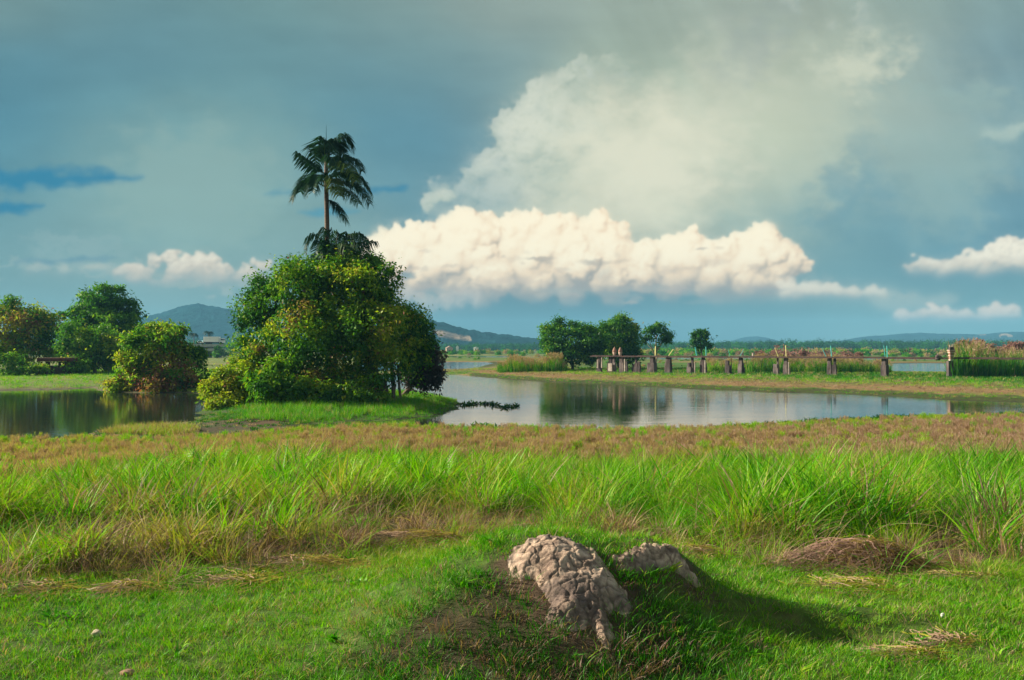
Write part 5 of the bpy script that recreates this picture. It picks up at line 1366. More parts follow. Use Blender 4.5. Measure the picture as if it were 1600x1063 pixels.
def build_palms():
    D = 61.0
    base = P(512, 600, D); base.z = gz(base.x, D)
    r = empty('palm_tree', base, 'tall slim palm rising high above the top of the vine-covered tree', 'palm')
    m = MB(); pts = [P(513, 640, D) - base, P(513, 480, D) - base, P(511.5, 380, D) - base, P(510, 300, D) - base, P(509.5, 262, D) - base, P(509.5, 240, D) - base]
    m.tube(pts, [0.24, 0.20, 0.17, 0.15, 0.13, 0.05], 10); m.build('trunk', PALM_BARK, r, smooth=True)
    fr = [  # root, bend, tip
        ((509, 272, 0), (488, 262, -.6), (464, 241, -1.0), .15), ((508, 292, 0), (470, 268, -.4), (456, 313, -.8), .1), ((508, 286, .2), (478, 262, 1.0), (470, 300, 1.6), .1),
        ((509, 258, 0), (489, 200, .4), (494, 262, 1.0), .1), ((509, 252, 0), (500, 196, -.6), (526, 238, -1.2), .12), ((510, 250, 0), (532, 192, 0), (551, 230, .2), .12), ((510, 256, 0), (526, 200, 1.0), (540, 250, 1.8), .1),
        ((510, 266, 0), (548, 226, -.5), (566, 268, -.9), .2), ((510, 274, 0), (540, 232, -1.4), (556, 284, -2.2), .78), ((510, 282, 0), (560, 254, .2), (580, 304, .4), .15), ((510, 288, 0), (556, 274, -.9), (578, 318, -1.4), .2),
        ((510, 290, 0), (524, 262, -1.6), (530, 306, -2.2), .82), ((510, 296, 0), (540, 288, -1.2), (560, 318, -2.0), .55), ((509, 282, 0), (496, 258, -1.4), (488, 300, -2.0), .3), ((510, 262, 0), (520, 225, -1.3), (528, 272, -2.0), .35),
        ((511, 312, 0), (524, 316, -.2), (540, 344, -.3), .08), ((510, 284, .2), (540, 250, 1.6), (562, 296, 2.3), .1)]
    for i, q in enumerate(fr): frond(r, base, q[:3], D, q[3], 500 + i, 1.0, 0.09, 60, 0.55)
    m = MB(); m.tube([P(509.5, 245, D) - base, P(509.8, 196, D) - base], [0.04, 0.008], 5); m.build('spear_leaf', PALM_LEAF, r)
    # the lower palm whose head stands just clear of the climbers
    D2 = 60.5; base2 = P(520, 600, D2); base2.z = gz(base2.x, D2)
    r2 = empty('palm_tree', base2, 'shorter palm with its head just clear of the climbers below the tall one', 'palm')
    m = MB(); m.tube([P(522, 640, D2) - base2, P(522, 500, D2) - base2, P(522, 408, D2) - base2], [0.2, 0.17, 0.12], 9); m.build('trunk', PALM_BARK, r2, smooth=True)
    fr2 = [((520, 408, 0), (488, 336, -.3), (477, 396, -.6), .15), ((520, 408, 0), (500, 352, -.8), (492, 402, -1.4), .2), ((521, 408, 0), (514, 330, .2), (504, 380, .4), .15), ((522, 408, 0), (528, 336, -.4), (538, 386, -.9), .3), ((523, 408, 0), (556, 338, -.2), (578, 386, -.4), .3),
           ((523, 408, 0), (560, 356, -1.0), (572, 400, -1.6), .5), ((523, 408, 0), (548, 344, .8), (560, 384, 1.5), .2), ((522, 408, 0), (540, 360, -1.6), (548, 406, -2.2), .6), ((521, 408, 0), (508, 366, -1.4), (512, 404, -2.0), .4), ((523, 400, 0), (552, 376, -.6), (584, 378, -.8), .2)]
    for i, q in enumerate(fr2): frond(r2, base2, q[:3], D2, q[3], 540 + i, 0.95, 0.08, 40)
    # two far palms by the road
    for i, (px, ty, by, d, lab) in enumerate(((303, 524, 540, 420.0, 'small distant palm left of its twin beside the concrete road bridge'), (326, 521, 540, 430.0, 'small distant palm behind the white truck'))):
        b = P(px, by, d); b.z = gz(b.x, d); k = FPX / d
        rr = empty('palm_tree', b, lab, 'palm', 'distant palms beside the road')
        m = MB(); m.tube([Vector((0, 0, -.3)), P(px, ty, d) - b], [0.25, 0.16], 6); m.build('trunk', PALM_BARK, rr)
        for j in range(11):
            a = 2 * math.pi * j / 11 + i; s = 7.5 * (0.8 + 0.3 * ((j * 37) % 7) / 7)
            e = 5 - 9 * ((j * 53) % 10) / 10
            frond(rr, b, ((px, ty, 0), (px + math.cos(a) * s * .6, ty - 6 + e * .3, math.sin(a) * s * .6 / k), (px + math.cos(a) * s * 1.15, ty + 3 + e * .6, math.sin(a) * s / k)), d, .1, 570 + i * 20 + j, 1.2, 0.16, 14)


build_palms()

# ---------------------------------------------------------------- far scrub and the distant treeline
def build_far():
    rs = np.random.RandomState(77)

    def bush_proto(n_cl, per, leaf, seed, tall=1.0):
        r = np.random.RandomState(seed); d = r.normal(0, 1, (n_cl, 3)); d /= np.linalg.norm(d, axis=1)[:, None]; d[:, 2] = np.abs(d[:, 2])
        p = d * np.array((0.85, 0.85, 0.95 * tall)) * (r.uniform(0.55, 1.05, n_cl) * (1 + 0.3 * r.randn(n_cl) * 0.5))[:, None] + np.array((0, 0, 0.05))
        g = r.normal(0, 0.13, (n_cl, per, 3)); pos = (p[:, None] + g).reshape(-1, 3); od = np.repeat(d, per, axis=0)
        h = np.repeat(r.normal(0, 0.06, n_cl), per) + r.normal(0, 0.04, n_cl * per)
        return leaves_mesh('bush_tuft', pos, od, leaf, h, FAR_LEAF, r, 0.3, 0.6)
    bp = [bush_proto(46, 9, 0.22, 800 + i) for i in range(4)]
    tp = [bush_proto(60, 9, 0.20, 820 + i, 1.5) for i in range(5)]
    # scrub on the flats
    n = 5200
    d = 165 * (900 / 165) ** rs.rand(n); px = rs.uniform(-60, 1660, n); x = (px - 800) / FPX * d
    b = fbm(x / 70, d / 34, 4, 601); sd = water_sd(x, d)
    keep = (b > 0.10) & (sd > 2) & ~((px > 300) & (px < 362) & (d < 320)) & (rs.rand(n) < np.clip((b - 0.05) * 3, 0, 1))
    keep &= (px > 700) | (d > 300)
    x, d, b, px = x[keep], d[keep], b[keep], px[keep]
    hs = np.clip(d / 260, 0.5, 2.0) * rs.uniform(0.7, 1.5, len(x)) * 0.9
    hs *= np.where(d < 330, 0.55, 1.0)
    tint = np.where(rs.rand(len(x)) < 0.35, rs.uniform(0.62, 0.86, len(x)), rs.uniform(0.15, 0.45, len(x)))
    scatter('far_scrub', 'low green and brown scrub over the flat fields behind the bridge', settle(x, d, -.1), rs.rand(len(x)) * 6.28, hs, rs.randint(0, 4, len(x)), tint, bp)
    # a continuous belt of scrub in front of the wood
    n = 2600
    px = rs.uniform(-80, 1700, n); d = rs.uniform(420, 560, n); x = (px - 800) / FPX * d
    keep = (px > 985) | ((px > 690) & (rs.rand(n) < 0.35) & (d > 520)) | (px < 300)
    x, d, px = x[keep], d[keep], px[keep]
    h = 2.6 * (1 + 0.5 * fbm(x / 30, d / 30, 3, 611)) * rs.uniform(0.7, 1.2, len(x))
    scatter('scrub_belt', 'belt of green and russet scrub in front of the distant wood', settle(x, d, -.2), rs.rand(len(x)) * 6.28, h, rs.randint(0, 4, len(x)), np.where(rs.rand(len(x)) < 0.3, rs.uniform(0.6, 0.85, len(x)), rs.uniform(0.1, 0.42, len(x))), bp)
    # the wood along the horizon
    n = 2600
    px = rs.uniform(-120, 1720, n); d = rs.uniform(900, 1400, n); x = (px - 800) / FPX * d
    h = np.interp(px, [-120, 200, 400, 640, 690, 860, 990, 1250, 1480, 1720], [11, 11, 10, 9, 7.0, 8, 8.5, 10, 10, 10]) * (1 + 0.16 * fbm(x / 40, d / 400, 3, 621)) * rs.uniform(0.75, 1.15, n) / 1.45
    scatter('treeline', 'dark distant wood along the horizon', settle(x, d, -.5), rs.rand(n) * 6.28, h, rs.randint(0, 5, n), rs.uniform(0.02, 0.22, n), tp)


FAR_LEAF = grass_mat('far_foliage', 0.25, 0.0, 0.12)
build_far()

# ---------------------------------------------------------------- boulders on the mound
from mathutils import noise as mnoise


def rock_mat():
    m, nt, out = new_mat('weathered_stone')
    t = nt.nodes.new('ShaderNodeTexCoord'); v = t.outputs['Object']
    n1 = noise_n(nt, 5.0, 6, 0.62, v); n2 = noise_n(nt, 26.0, 6, 0.7, v); n3 = noise_n(nt, 2.1, 4, 0.6, v)
    c = ramp(nt, [(0.30, (0.060, 0.044, 0.040)), (0.42, (0.17, 0.115, 0.090)), (0.51, (0.42, 0.30, 0.225)), (0.66, (0.68, 0.53, 0.41))], math_n(nt, 'ADD', math_n(nt, 'MULTIPLY', n1, 0.62), math_n(nt, 'MULTIPLY', n2, 0.38)))
    c = mixc(nt, ramp(nt, [(0.46, (0, 0, 0)), (0.60, (0.82, 0.82, 0.82))], n3), c, (0.090, 0.066, 0.062))
    at = nt.nodes.new('ShaderNodeAttribute'); at.attribute_name = 'crack'
    c = mixc(nt, ramp(nt, [(0.0, (0, 0, 0)), (1.0, (0.8, 0.8, 0.8))], at.outputs['Fac']), c, (0.060, 0.045, 0.035))
    b = nt.nodes.new('ShaderNodeBsdfPrincipled'); nt.links.new(c, b.inputs['Base Color']); b.inputs['Roughness'].default_value = 0.92; b.inputs['Specular IOR Level'].default_value = 0.2
    bp = nt.nodes.new('ShaderNodeBump'); bp.inputs['Strength'].default_value = 0.8; bp.inputs['Distance'].default_value = 0.010; nt.links.new(math_n(nt, 'ADD', n2, math_n(nt, 'MULTIPLY', noise_n(nt, 90, 3, 0.6, v), 0.4)), bp.inputs['Height']); nt.links.new(bp.outputs[0], b.inputs['Normal'])
    nt.links.new(b.outputs[0], out.inputs['Surface'])
    return m


ROCK = rock_mat()


def outcrop(name, label, poly, rise, seed, pits=()):
    """Bare stone breaking through the mound: a shell that follows the slope, swelling inside its outline and buried at the rim."""
    lo, hi = poly.min(0) - 0.10, poly.max(0) + 0.10; st = 0.0055
    xs, ys = np.arange(lo[0], hi[0], st), np.arange(lo[1], hi[1], st)
    X, Y = np.meshgrid(xs, ys); x, y = X.ravel(), Y.ravel()
    sd = -poly_sd(x + 0.035 * fbm(x / 0.09, y / 0.09, 4, 700 + seed), y + 0.035 * fbm(x / 0.09, y / 0.09, 4, 710 + seed), poly)
    gz_ = ground_z(x, y)
    swell = np.where(sd > 0, rise * (1 - np.exp(-np.maximum(sd, 0) / 0.055)), sd * 0.9)
    swell = swell + 0.030 * fbm(x / 0.16, y / 0.16, 3, 720 + seed) * sstep(-0.01, 0.06, sd)
    n = len(x); dsp = np.zeros(n); ck = np.zeros(n)
    for i in range(n):
        if sd[i] < -0.03: continue
        w = Vector((x[i], y[i], gz_[i] * 1.6))
        w2 = w + 0.022 * mnoise.noise_vector(w * 13)
        d1, _ = mnoise.voronoi(w2 * 11.5); e1 = d1[1] - d1[0]
        rg = 1 - abs(mnoise.noise(Vector((w.x * 11 + 3, w.y * 6, w.z * 7)))) * 2.2           # ridges and runnels down the face
        f = mnoise.fractal(w * 24, 0.8, 2.0, 4)
        crack = max(0.0, 1 - e1 * 7.5)
        dsp[i] = 0.012 * max(rg, 0) - 0.012 * crack ** 1.5 + 0.0045 * f + 0.003 * mnoise.noise(w * 90)
        ck[i] = 0.75 * crack + 0.35 * max(0.0, -f)
    z = gz_ + swell + dsp * sstep(-0.02, 0.04, sd)
    for (px, py, r, dp) in pits:
        q = hit_ground(px, py); g = np.exp(-(((x - q[0]) / r) ** 2 + ((y - q[1]) / (r * 1.8)) ** 2)); z = z - dp * g; ck = np.maximum(ck, np.clip(1.4 * g, 0, 1))
    # thin the very top so that the slope seen edge-on has depth; keep only what is near the outline
    idx = np.arange(n).reshape(len(ys), len(xs))
    f = np.stack([idx[:-1, :-1], idx[:-1, 1:], idx[1:, 1:], idx[1:, :-1]], -1).reshape(-1, 4)
    keep = (sd[f] > -0.045).any(axis=1); f = f[keep]
    u, inv = np.unique(f, return_inverse=True); f = inv.reshape(-1, 4)
    P_ = np.stack([x, y, z], 1)[u]; c = P_.mean(0)
    me = mesh_np(name, P_ - c, f, [ROCK], True, {'crack': ('FLOAT', 'POINT', np.clip(ck[u], 0, 1))})
    o = link(name, me); o.location = c
    return tag(o, label, 'rock')


outcrop('rock', 'larger craggy grey and tan rock trailing down the dark front of the mound', ROCK1, 0.065, 1, pits=((921, 958, 0.012, 0.05), (905, 851, 0.012, 0.02)))
outcrop('rock', 'smaller pale domed rock at the right shoulder of the mound', ROCK2, 0.095, 2, pits=((1012, 864, 0.012, 0.02),))

STONE = solid_mat('pebble_stone', (0.30, 0.24, 0.17), (0.52, 0.44, 0.33), 20, 0.9, 0.5)


def small_stone(label, px, py, w, h, seed, mat, name='stone', flat=0.5):
    d = (EYE - LAWN_Z) * FPX / (py - HOR); x = (px - 800) / FPX * d; z = gz(x, d)
    rs = np.random.RandomState(seed); bm = bmesh.new(); bmesh.ops.create_icosphere(bm, subdivisions=3, radius=1.0)
    for v in bm.verts:
        n = mnoise.noise(v.co * 1.6 + Vector((seed, 0, 0))); v.co = v.co * (1 + 0.28 * n); v.co.x *= w / 2; v.co.y *= w * 0.36; v.co.z *= h / 2
    me = bpy.data.meshes.new(name); bm.to_mesh(me); bm.free(); me.materials.append(mat); me.polygons.foreach_set('use_smooth', [True] * len(me.polygons))
    o = link(name, me); o.location = (x, d, z + h * 0.30); o.rotation_euler = (0, 0, rs.rand() * 3)
    return tag(o, label, name)


small_stone('pale tan stone lying alone on the mown grass at the lower left', 151, 996, 0.07, 0.045, 3, STONE)
small_stone('small whitish stone in the short grass right of the mound', 1473, 966, 0.035, 0.03, 5, solid_mat('white_stone', (0.6, 0.58, 0.52), (0.75, 0.72, 0.66), 20, 0.8, 0.2))
small_stone('brownish stone at the bottom edge of the photograph left of the mound', 200, 1054, 0.075, 0.035, 7, solid_mat('brown_stone', (0.22, 0.12, 0.08), (0.34, 0.22, 0.15), 20, 0.9, 0.5))


# ---------------------------------------------------------------- heaps of dead grass, ferns
def straw_heap(label, x, y, rx, ry, h, n, seed, tone=0.80, name='dry_grass_heap', wid=0.0036):
    rs = np.random.RandomState(seed); V_, F, H = [], [], []; c = 0; seg = 6
    z0 = gz(x, y)
    for i in range(n):
        a = rs.rand() * 2 * math.pi; r = 1.1 * rs.rand() ** 0.7; da = a + rs.normal(0, 1.0) + (math.pi if rs.rand() < 0.25 else 0); L = rs.uniform(0.5, 1.3) * max(rx, 0.18)
        lift = rs.uniform(0.0, 0.55) ** 1.5; hh = rs.uniform(0.35, 1.1)
        p = [r * math.cos(a) * rs.uniform(.8, 1.25), r * math.sin(a)]; pts = []
        for k in range(seg + 1):
            t = k / seg
            u = p[0] + math.cos(da) * L / rx * t * 0.9; w = p[1] + math.sin(da) * L / ry * t * 0.9; da += rs.normal(0, 0.16)
            dome = max(0.0, 1 - (u * u + w * w) * 0.55) ** 0.8
            gx_, gy_ = x + u * rx, y + w * ry
            pts.append((u * rx, w * ry, h * dome * hh + lift * h * math.sin(math.pi * t) + 0.012 + 0.01 * rs.rand()))
        ww = wid * rs.uniform(0.6, 1.4)
        for k, q in enumerate(pts):
            V_ += [(q[0] - math.sin(da) * ww, q[1] + math.cos(da) * ww, q[2]), (q[0] + math.sin(da) * ww * .4, q[1] - math.cos(da) * ww * .4, q[2] + ww * 1.2)]
        for k in range(seg): F.append((c + 2 * k, c + 2 * k + 1, c + 2 * k + 3, c + 2 * k + 2))
        c += 2 * (seg + 1); H += [tone + rs.normal(0, 0.07)] * (2 * (seg + 1))
    # lay it on the slope
    V_ = np.array(V_); V_[:, 2] += ground_z(V_[:, 0] + x, V_[:, 1] + y) - z0
    me = mesh_np(name, V_, np.array(F), [GM_DRY], False, {'hue': ('FLOAT', 'POINT', H)})
    o = link(name, me); o.location = (x, y, z0)
    return tag(o, label, 'dead grass', 'heaps of dead grass')


HEAPS = [('largest domed heap of dead brown grass, under the tall grass at the right', 2.80, 7.18, 0.42, 0.26, 0.19, 520, 0.86), ('flat pale mat of straw in front of the largest dead grass heap', 2.48, 6.42, 0.22, 0.16, 0.05, 260, 0.72),
         ('tangled brown tuft at the left end of the lawn edge', -2.70, 6.22, 0.15, 0.12, 0.11, 220, 0.80), ('flat reddish straw left of the tangled tuft', -3.25, 6.15, 0.20, 0.13, 0.04, 200, 0.78),
         ('long low heap of dead stalks along the lawn edge left of centre', -1.70, 7.02, 0.30, 0.14, 0.08, 300, 0.84), ('small straw mat just below the long low heap', -1.98, 6.50, 0.24, 0.12, 0.05, 200, 0.74),
         ('brown dead stalks under the tall grass left of the mound', -0.95, 8.35, 0.34, 0.16, 0.15, 260, 0.88), ('small dark heap on the lawn edge behind the larger rock', 0.22, 9.05, 0.16, 0.12, 0.08, 170, 0.88),
         ('brown tangled heap in the tall grass behind the smaller rock', 1.10, 8.62, 0.26, 0.16, 0.17, 280, 0.86), ('wiry brown tuft right beside the smaller rock', 1.55, 7.5, 0.22, 0.16, 0.14, 260, 0.84),
         ('flat straw scrap on the lawn at the lower right', 2.18, 4.93, 0.13, 0.08, 0.03, 170, 0.76), ('tiny straw scrap right of the flat one at the lower right', 2.52, 5.15, 0.09, 0.05, 0.03, 90, 0.76), ('straw scrap beside the right end of the tall grass', 3.35, 6.7, 0.18, 0.10, 0.05, 160, 0.78)]
for i, (lab, x, y, rx, ry, h, n, tone) in enumerate(HEAPS): straw_heap(lab, x, y, rx * (1 if i == 0 else 1.15), ry * (1 if i == 0 else 1.25), h * (0.9 if i == 0 else 0.42), int(n * (1.4 if i == 0 else 0.6)), 900 + i, tone - 0.03)

FERN = grass_mat('fern_fronds', 0.5, 0.3)


def fern(label, px, d, size, seed, tone):
    rs = np.random.RandomState(seed); x = (px - 800) / FPX * d; z = gz(x, d)
    r = empty('fern', (x, d, z), label, 'fern', 'ferns among the tall grass')
    nf = 7
    for i in range(nf):
        a = 2 * math.pi * i / nf + rs.uniform(-.3, .3); L = size * rs.uniform(0.8, 1.15); lean = rs.uniform(0.18, 0.5)
        V_, F, H = [], [], []; c = 0
        cv = lambda t: np.array((math.cos(a) * L * lean * (0.5 * t + 0.7 * t * t), math.sin(a) * L * lean * (0.5 * t + 0.7 * t * t), L * (t - 0.28 * t ** 3)))
        ks = 14; w = 0.004
        sd = np.array((-math.sin(a), math.cos(a), 0))
        for k in range(ks + 1):
            q = cv(k / ks); V_ += [q - sd * w, q + sd * w]
        for k in range(ks): F.append((2 * k, 2 * k + 1, 2 * k + 3, 2 * k + 2))
        c = 2 * (ks + 1); H += [tone - 0.05] * c
        for k in range(13):
            t = 0.20 + 0.80 * k / 13; q = cv(t); tg = cv(min(1, t + .03)) - cv(t - .03); tg /= np.linalg.norm(tg)
            PL = 0.10 * L * math.sin(math.pi * (0.16 + 0.80 * (t - 0.22) / 0.78)) ** 0.8
            for sg in (-1, 1):
                dr = sd * sg * 0.9 + tg * 0.45 + np.array((0, 0, -0.10)); dr /= np.linalg.norm(dr)
                wv = tg * 0.010 * L
                V_ += [q - wv, q + wv, q + dr * PL * .6 + wv * .8, q + dr * PL + tg * .01, q + dr * PL * .6 - wv * .8]
                F5.append((c, c + 1, c + 2, c + 3, c + 4)) if False else None
                F += [(c, c + 1, c + 2, c + 4), (c + 4, c + 2, c + 3, c + 3)]
                c += 5; H += [tone + rs.normal(0, 0.03)] * 5
        Fq = [f for f in F if f[2] != f[3]]; Ft = [f[:3] for f in F if f[2] == f[3]]
        me = mesh_np('frond', np.array(V_), [np.array(Fq), np.array(Ft)], [FERN], False, {'hue': ('FLOAT', 'POINT', H)})
        link('frond', me, r)


for i, (px, d, sz, tone, lab) in enumerate(((300, 13.6, 1.12, .50, 'brightest fern at the crest of the tall grass on the left'), (278, 14.2, 1.0, .52, 'pale fern just left of the brightest one'), (330, 14.8, 1.1, .48, 'fern just right of the brightest one on the crest'), (245, 13.4, 0.95, .50, 'yellowish fern at the left end of the fern group'),
                                            (540, 12.2, 0.95, .54, 'upright pale fern in the middle of the green hedge of grass'), (552, 12.6, 1.0, .52, 'upright fern touching the right side of the pale one'), (470, 14.6, 1.1, .47, 'fern on the crest between the two fern groups'), (395, 13.9, 1.0, .46, 'low fern at the crest right of the left fern group'),
                                            (610, 14.8, 1.05, .47, 'fern at the crest below the tree island'), (185, 12.6, 0.85, .52, 'small fern low on the left of the tall grass'), (690, 14.6, 1.0, .44, 'rightmost fern at the crest of the tall grass'), (440, 12.0, 0.85, .44, 'darker fern on the shaded front of the tall grass'))):
    fern(lab, px, d, sz * 0.82, 950 + i, tone)


# ---------------------------------------------------------------- the derelict bridge beyond the lake
CONC = solid_mat('stained_concrete', (0.022, 0.017, 0.020), (0.085, 0.064, 0.064), 1.3, 0.95, 0.5, 6, c3=(0.24, 0.19, 0.18), dist=0.05, stretch=(1, 1, 0.35))
PALE_CONC = solid_mat('pale_concrete', (0.26, 0.20, 0.17), (0.55, 0.46, 0.40), 2.0, 0.9, 0.3)
RUST = solid_mat('rusty_beam', (0.035, 0.022, 0.022), (0.095, 0.055, 0.048), 1.0, 0.85, 0.2)
YELLOW = solid_mat('yellow_paint', (0.58, 0.52, 0.18), (0.72, 0.66, 0.28), 3, 0.6, 0)
TEAL = solid_mat('teal_paint', (0.04, 0.34, 0.33), (0.08, 0.46, 0.44), 3, 0.6, 0)
BRICK = solid_mat('brick_red', (0.19, 0.095, 0.070), (0.30, 0.165, 0.125), 5, 0.9, 0.3)
PINKSTONE = solid_mat('pink_render', (0.36, 0.235, 0.19), (0.48, 0.34, 0.28), 4, 0.9, 0.2)
A_, B_ = np.array((11.3, 125.0)), np.array((49.0, 100.0))
DECK_Z = 2.75


def on_bridge(px, off=0.0):
    k = (px - 800) / FPX; dx, dy = B_ - A_
    t = (A_[0] - k * A_[1]) / (k * dy - dx)
    n = np.array((dy, -dx)); n /= np.linalg.norm(n)
    return A_ + (B_ - A_) * t - n * off * -1 if False else A_ + (B_ - A_) * t


BANG = math.atan2(B_[1] - A_[1], B_[0] - A_[0])
br0 = on_bridge(1200)
BR = empty('derelict_bridge', (br0[0], br0[1], gz(*br0)), 'long derelict footbridge of rusty beams on stained concrete piers across the far bank', 'bridge')


def rel(x, y, z): return Vector((x, y, z)) - BR.location


cols = [(936.5, 6.5, 559, 576, CONC), (953.5, 7, 560, 581, CONC), (959.5, 5.5, 558.5, 577, CONC), (972, 6.5, 558.5, 581, CONC), (979, 4.5, 565, 580, CONC), (989.5, 3.5, 569, 579, CONC), (994.3, 4.5, 558.5, 578, CONC), (999, 4.5, 565, 577.5, CONC),
        (1019, 11.5, 559.5, 581, CONC), (1044.5, 9, 560, 580.5, CONC), (1077.5, 7, 567, 585, CONC), (1082, 4.5, 560.5, 585.5, CONC), (1098, 6.5, 560, 587, CONC), (1103, 3.5, 566.5, 586, CONC), (1137.5, 7, 563.5, 586, CONC), (1142.5, 1.6, 561, 585, CONC),
        (1157, 6.5, 558, 587, CONC), (1161.8, 3.6, 567, 586, CONC), (1213, 7.5, 569, 590, CONC), (1215, 4.5, 560, 575, CONC), (1227.5, 6, 560, 590, CONC), (1232.5, 4, 568, 589, CONC), (1296.5, 6.5, 562, 590, CONC), (1304, 6, 560, 590.5, CONC), (1381.5, 8, 561, 590, CONC), (1387, 3, 562, 589, CONC)]
for i, (px, w, t, bt, mt) in enumerate(cols):
    q = on_bridge(px); wm = 1.12 * w * q[1] / FPX; zt = EYE - (t - HOR) / FPX * q[1]; zt = DECK_Z - 0.075 if t < 562.5 else min(zt, DECK_Z - 0.3); z0 = gz(*q) - 0.3
    m = MB(); h = zt - z0; off = 0.012 * (i % 5)
    m.box(rel(q[0], q[1] + off, z0 + h * 0.34), (wm, wm * 0.9, h * 0.68), BANG + 0.05 * math.sin(i * 3.1), 0.92)
    m.box(rel(q[0] + wm * 0.10 * math.sin(i * 1.7), q[1] + off, z0 + h * 0.84), (wm * (0.62 + 0.16 * math.sin(i * 2.9)), wm * 0.7, h * 0.32 - 0.004), BANG + 0.09 * math.sin(i * 3.1))
    m.box(rel(q[0] + 0.02, q[1] + off, z0 + 0.22), (wm * 1.10, wm * 1.0, 0.5), BANG)
    m.build('pier', mt, BR, bevel=0.02)
for (px, w, t, bt) in ((975.4, 1.6, 561, 581.5), (933.2, 1.2, 562, 575), (939.7, 1.2, 559, 575), (953, 6.5, 568, 580), (1084.4, 1.0, 566, 585), (1100.3, 1.4, 563, 583), (1230, 1.2, 566, 588)):
    q = on_bridge(px); wm = w * q[1] / FPX; zt = EYE - (t - HOR) / FPX * q[1]; z0 = EYE - (bt - HOR) / FPX * q[1]
    m = MB(); m.box(rel(q[0], q[1] - 0.55, (min(z0, zt - .3) + zt) / 2), (wm, 0.22, zt - min(z0, zt - .3)), BANG); m.build('pier_facing', PALE_CONC, BR)
stations = [924, 955, 973, 994, 1019, 1045, 1080, 1100, 1138, 1157, 1214, 1228, 1300, 1383, 1479, 1560, 1640]
for i in range(len(stations) - 1):
    a, c = on_bridge(stations[i]), on_bridge(stations[i + 1]); L = np.linalg.norm(c - a); mid = (a + c) / 2
    m = MB(); m.box(rel(mid[0], mid[1], DECK_Z + 0.02 * math.sin(i * 2.3)), (L - 0.03, 0.9, 0.14), BANG); m.box(rel(mid[0], mid[1] - 0.35, DECK_Z + 0.12 + 0.02 * math.sin(i * 2.3)), (L - 0.2, 0.12, 0.07), BANG)
    m.build('deck_beam', RUST, BR)
for i, (px, px2, t, bt, mt, w) in enumerate(((1024, 1024.5, 541, 558, YELLOW, 2.2), (1044.5, 1052, 546, 557, YELLOW, 1.4), (1089, 1086.5, 542.5, 558.5, TEAL, 1.9), (1103.3, 1103.2, 542, 558.5, TEAL, 1.5), (1140.5, 1138, 546, 557.5, TEAL, 0.6), (1156, 1162.5, 546, 557, TEAL, 0.9),
                                            (1216, 1211, 543.5, 559, YELLOW, 1.1), (1228.4, 1228, 540, 559, YELLOW, 1.4), (1291, 1285, 543.5, 559.5, TEAL, 1.1), (1299.5, 1298.5, 540.5, 559.5, TEAL, 1.6), (1383, 1381.5, 540, 559.5, TEAL, 1.1), (1386.5, 1386.3, 540.5, 559.5, TEAL, 1.6))):
    q = on_bridge(px); d = q[1]; r = w * d / FPX / 2
    m = MB(); m.tube([rel(q[0], d, DECK_Z + 0.10), rel(q[0] + (px2 - px) * d / FPX, d + 0.1, EYE - (t - HOR) / FPX * d)], [r, r * 0.92], 6)
    m.build('rail_post', mt, BR)
q = on_bridge(1176.5); m = MB(); m.lathe([(0.10, 0), (0.11, 0.1), (0.09, 0.36), (0.05, 0.42)], rel(q[0], q[1], DECK_Z + 0.10), 8); m.build('marker_stub', PALE_CONC, BR)
# gate finials: two brick lanterns with pointed caps, and the banded gatepost
for px in (960, 969):
    q = on_bridge(px); k = q[1] / FPX; z = DECK_Z + 0.12; s = 1.0 if px == 960 else 0.94
    e = empty('gate_finial', (q[0], q[1] - 0.2, z), 'left of the two brick gate finials with pointed caps on the bridge end' if px == 960 else 'right, slightly lower brick gate finial with its pointed cap on the bridge end', 'finial', 'brick finials at the bridge end')
    m = MB(); m.lathe([(0.16, 0), (0.18, 0.12), (0.24, 0.20), (0.27, 0.42), (0.25, 0.50)], (0, 0, 0), 10); m.build('pedestal', PINKSTONE, e)
    m = MB(); m.lathe([(0.30 * s, 0.503), (0.31 * s, 0.60), (0.26 * s, 0.78), (0.17 * s, 0.96), (0.08 * s, 1.12), (0.02, 1.22 * s)], (0, 0, 0), 10); m.build('pointed_cap', BRICK, e)
q = on_bridge(1479.5); gp = empty('gatepost', (q[0], q[1] - 0.9, gz(*q)), 'thick gatepost with banded brick top left of the tall reeds', 'gatepost')
zg = gp.location.z; k = gp.location.y / FPX
m = MB(); m.box((-0.10, 0, 0.80), (0.56, 0.56, 2.2)); m.build('shaft', CONC, gp)
z = 1.92
for j, (w, h, mt) in enumerate(((0.40, 0.16, PALE_CONC), (0.36, 0.34, BRICK), (0.46, 0.12, PINKSTONE), (0.40, 0.22, BRICK), (0.52, 0.12, PINKSTONE), (0.56, 0.14, BRICK), (0.66, 0.10, PINKSTONE))):
    m = MB(); m.box((0.03, 0, z + h / 2), (w, w, h - 0.006)); m.build('brick_band', mt, gp); z += h
m = MB(); m.box((0.03, 0, z + 0.16), (0.50, 0.46, 0.32), 0, 0.7); m.build('cap', CONC, gp)
for dx in (-0.14, 0.14):
    m = MB(); m.tube([(0.03 + dx, 0, z + 0.3), (0.03 + dx * 1.2, 0, z + 0.62 + dx * .3)], [0.05, 0.03], 6); m.build('iron_rod', PALE_CONC, gp)
q = on_bridge(1463.5); rs = np.random.RandomState(5)
m = MB()
for j in range(7): m.lathe([(0.02, -0.2), (0.16, -0.12), (0.20, 0.02), (0.12, 0.16), (0.02, 0.2)], (rs.uniform(-.28, .28), rs.uniform(-.1, .1), rs.uniform(-.25, .25)), 7)
o = m.build('bundle', CONC, None, True); o.location = (q[0], q[1] - 0.35, DECK_Z + 0.10); tag(o, 'dark lumpy bundle on the bridge beam just left of the gatepost', 'bundle')

